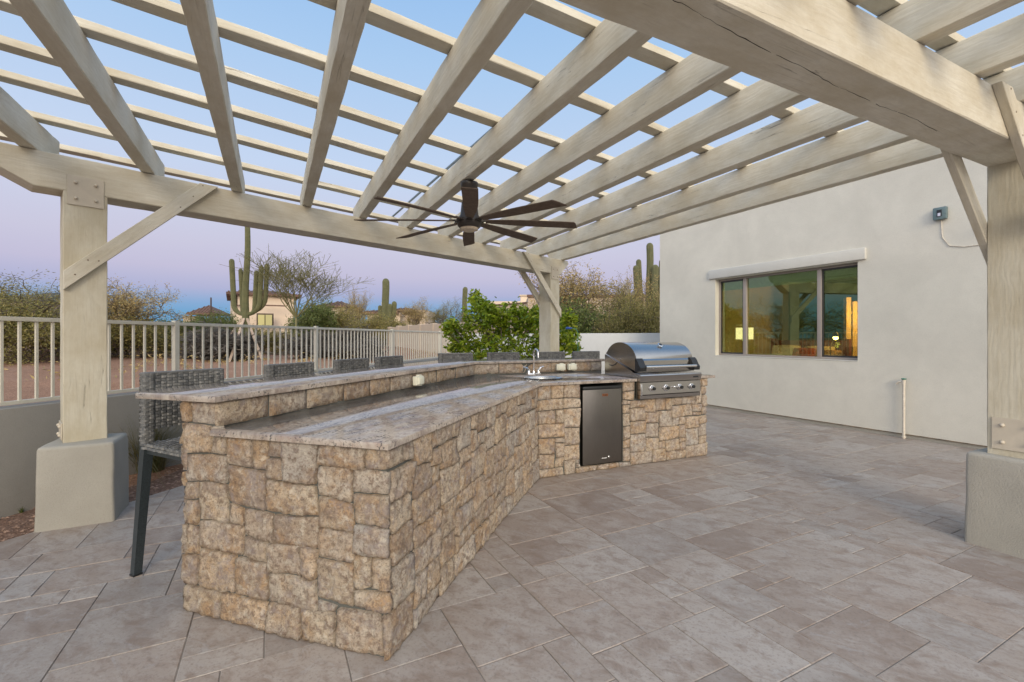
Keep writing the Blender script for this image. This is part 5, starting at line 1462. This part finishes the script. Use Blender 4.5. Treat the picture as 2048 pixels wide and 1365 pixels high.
# ================================================================ FAR BUILDINGS
def fbox(name, mat, px0, px1, D, z0, z1, depth, parent, skew=0, bev=0):
    a = bearing_point(px0, D); b = bearing_point(px1, D+skew); d = (b-a); L_ = d.length; d.normalize(); n = V(-d.y, d.x, 0)
    m_ = MB(); c = (a+b)/2+n*depth/2+V(0, 0, (z0+z1)/2); m_.box(c, (L_, depth, z1-z0), frame_mat(d), bev); return m_.build(name, mat, parent)
def hip_roof(name, mat, px0, px1, D, z, depth, h, parent, skew=0, over=.5):
    a = bearing_point(px0, D); b = bearing_point(px1, D+skew); d = (b-a).normalized(); n = V(-d.y, d.x, 0)
    a = a-d*over-n*over; b = b+d*over-n*over; c = b+n*(depth+2*over); e = a+n*(depth+2*over); L_ = (b-a).length; ins = min(L_, depth+2*over)/2*.98
    r0 = (a+e)/2+d*ins; r1_ = (b+c)/2-d*ins; m_ = MB()
    m_.v = [(q.x, q.y, z) for q in (a, b, c, e)]+[(q.x, q.y, z+h) for q in (r0, r1_)]+[(q.x, q.y, z-.22) for q in (a, b, c, e)]
    m_.f = [(0, 1, 5, 4), (1, 2, 5), (2, 3, 4, 5), (3, 0, 4), (6, 7, 1, 0), (7, 8, 2, 1), (8, 9, 3, 2), (9, 6, 0, 3), (9, 8, 7, 6)]
    o = m_.build(name, mat, parent)
    # tile rolls running up the front slope
    t = MB(); k = 0
    nr = int(L_/.45)
    for i in range(nr):
        s = (i+.5)/nr*L_; up_ = min(1, s/ins, (L_-s)/ins); q0 = a+d*s; q1 = q0+n*((depth/2+over)*up_); t.tube([V(q0.x, q0.y, z+.02), V(q1.x, q1.y, z+h*up_+.02)], .10, 5)
    t.build('tile_rolls', mat, o, kind='stuff'); return o
h1 = empty('two_storey_house', bearing_point(525, 48), 0, label='two storey cream house with tiled roof behind the tall saguaro', cat='house'); h1.location = (0, 0, 0)
D = 46; zt = height_at(584, D)
fbox('wall', M['stucco_far'], 466, 588, D, 0, zt, 9, h1, 3); hip_roof('roof', M['roof_tile'], 464, 592, D, height_at(585, D), 9, .75, h1, 3)
fbox('side_bay', M['dark_wood'], 462, 469, D-.3, height_at(612, D), height_at(592, D), 2, h1)
fbox('eave', M['roof_tile'], 458, 472, D-.5, height_at(591, D), height_at(588, D), 2.5, h1)
fbox('cornice_band', M['roof_tile'], 464, 490, D-.1, height_at(612, D), height_at(610, D), .15, h1)
fbox('cornice_band', M['roof_tile'], 520, 570, D-.06, height_at(612, D), height_at(609.5, D), .12, h1, 1.2)
w1 = fbox('window', M['dark_wood'], 513, 547, D-.10, height_at(651, D), height_at(627, D), .25, h1, .6)
fbox('pane', m_emit('warm_far_window', (.9, .75, .3), .22, (.3, .28, .12)), 516, 529, D-.14, height_at(651, D), height_at(630, D), .1, w1, .2)
fbox('pane', m_emit('warm_far_window_b', (.8, .7, .3), .16, (.3, .28, .12)), 531, 544, D-.02, height_at(651, D), height_at(630, D), .1, w1, .2)
gz = empty('distant_gazebo', (0, 0, 0), 0, label='brown hip roofed gazebo far off left of the tall saguaro', cat='gazebo')
D = 70; hip_roof('roof', M['roof_tile'], 378, 428, D, height_at(627, D), 3.5, height_at(610, D)-height_at(627, D), gz, 0, .3)
for px in (382, 394, 412, 424): fbox('gazebo_post', M['dark_wood'], px-.9, px+.9, D, 0, height_at(627, D), .15, gz)
fbox('deck_rail', M['dark_wood'], 378, 436, D-.3, height_at(634, D), height_at(632.5, D), .1, gz); fbox('wall', M['stucco_far2'], 366, 392, D+1, 0, height_at(633, D), 2, gz)
pl_ = []
for px, py, D, lb in ((422, 596, 60, 'thin utility pole beside the distant gazebo'), (232, 592, 40, 'thin utility pole right of the left pergola post')):
    q = bearing_point(px, D); b = MB(); zt = height_at(py, D); b.tube([(0, 0, 0), (0, 0, zt*.5), (0, 0, zt)], [.13, .11, .09], 8); b.tube([(0, 0, zt), (0, 0, zt+.05)], [.11, .02], 8); o = b.build('utility_pole', M['dark_wood'], None, smooth=True, label=lb, cat='pole'); o.location = q
h0 = empty('grey_roofed_house', (0, 0, 0), 0, label='blue grey gabled house roof above the far left trees', cat='house')
D = 42; fbox('wall', M['stucco_far2'], 5, 72, D, 0, height_at(598, D), 7, h0); hip_roof('roof', M['roof_grey'], 2, 78, D, height_at(598, D), 7, height_at(580, D)-height_at(598, D), h0, 0, .4)
h3 = empty('low_tan_house', (0, 0, 0), 0, label='low tan house with brown roofs behind the smaller saguaro', cat='house')
D = 56; fbox('wall', M['stucco_far'], 735, 800, D, 0, height_at(626, D), 8, h3); fbox('wall', M['stucco_far'], 780, 850, D+3, 0, height_at(620, D+3), 8, h3)
hip_roof('roof', M['roof_tile'], 728, 790, D, height_at(625, D), 8, .55, h3); hip_roof('roof', M['roof_tile'], 785, 822, D+3, height_at(620, D+3), 5, .35, h3)
ch = fbox('chimney', M['stucco_far'], 763, 766, D-1, 0, height_at(606, D), .6, h3)
fbox('terrace_roof', M['dark_wood'], 803, 830, D-.5, height_at(630, D), height_at(624, D), 1.4, h3)
fbox('window', M['dark_wood'], 748, 756, D-.1, height_at(645, D), height_at(634, D), .2, h3)
hb = empty('brown_domed_house', (0, 0, 0), 0, label='low brown roof behind the green bushes right of the bare tree', cat='house')
D = 60; fbox('wall', M['stucco_far2'], 640, 690, D, 0, height_at(612, D), 6, hb); hip_roof('roof', M['roof_tile'], 642, 688, D, height_at(612, D), 6, .8, hb)
h4 = empty('flat_roofed_house', (0, 0, 0), 0, label='flat roofed beige house with a chimney behind the citrus bush', cat='house')
D = 33
fbox('wall', M['stucco_far'], 978, 1062, D+3, 0, height_at(603, D+3), 6, h4); fbox('wall', M['stucco_far2'], 975, 1062, D, 0, height_at(611, D), 2.9, h4, -3)
fbox('cornice', M['roof_tile'], 973, 1063, D-.1, height_at(613, D), height_at(610.5, D), .2, h4, -3)
fbox('wall', M['stucco_far2'], 1056, 1330, D-4, 0, height_at(593, D-4), 9, h4, 0); fbox('cornice', M['roof_tile'], 1054, 1332, D-4.15, height_at(595, D-4), height_at(590, D-4), .2, h4, 0)
fbox('chimney', M['stucco_far'], 1041, 1058, D+4, 0, height_at(592.5, D+4), .8, h4); fbox('chimney_cap', M['stucco_far2'], 1039, 1060, D+3.9, height_at(592.5, D+4), height_at(590, D+4), 1.0, h4)
for px, py in ((1039, 638), (1285, 650)):
    q = bearing_point(px, D-6.2 if px > 1100 else D-4.8); 
    b = MB(); b.lathe([(.02, -.07), (.08, -.05), (.09, .05), (.02, .08)], (q.x, q.y, height_at(py, q.y)), 12); b.build('wall_sconce', m_emit('sconce_glow', (1, .72, .35), 5), h4, smooth=True)
# garden hose hanging over a cane beside the citrus bush
hq = bearing_point(1150, 8.9)
hs = empty('garden_hose', (hq.x, hq.y, 0), 0, label='green hose with a blue nozzle hooked over a cane by the white wall', cat='hose')
b = MB(); zt = height_at(657, 8.9); kx = 8.9/F
b.tube([(.055, 0, 0), (.055, 0, zt-.1), (.045, 0, zt-.05), (.01, 0, zt-.01), (-.03, 0, zt), (-.07, 0, zt)], .007, 7); b.build('tube', M['hose'], hs, smooth=True)
b = MB(); b.tube([(-.06, 0, zt), (-.11, 0, zt+.003), (-.15, 0, zt+.003), (-.18, 0, zt-.01)], [.012, .02, .024, .016], 10); b.build('nozzle', M['blue'], hs, smooth=True)
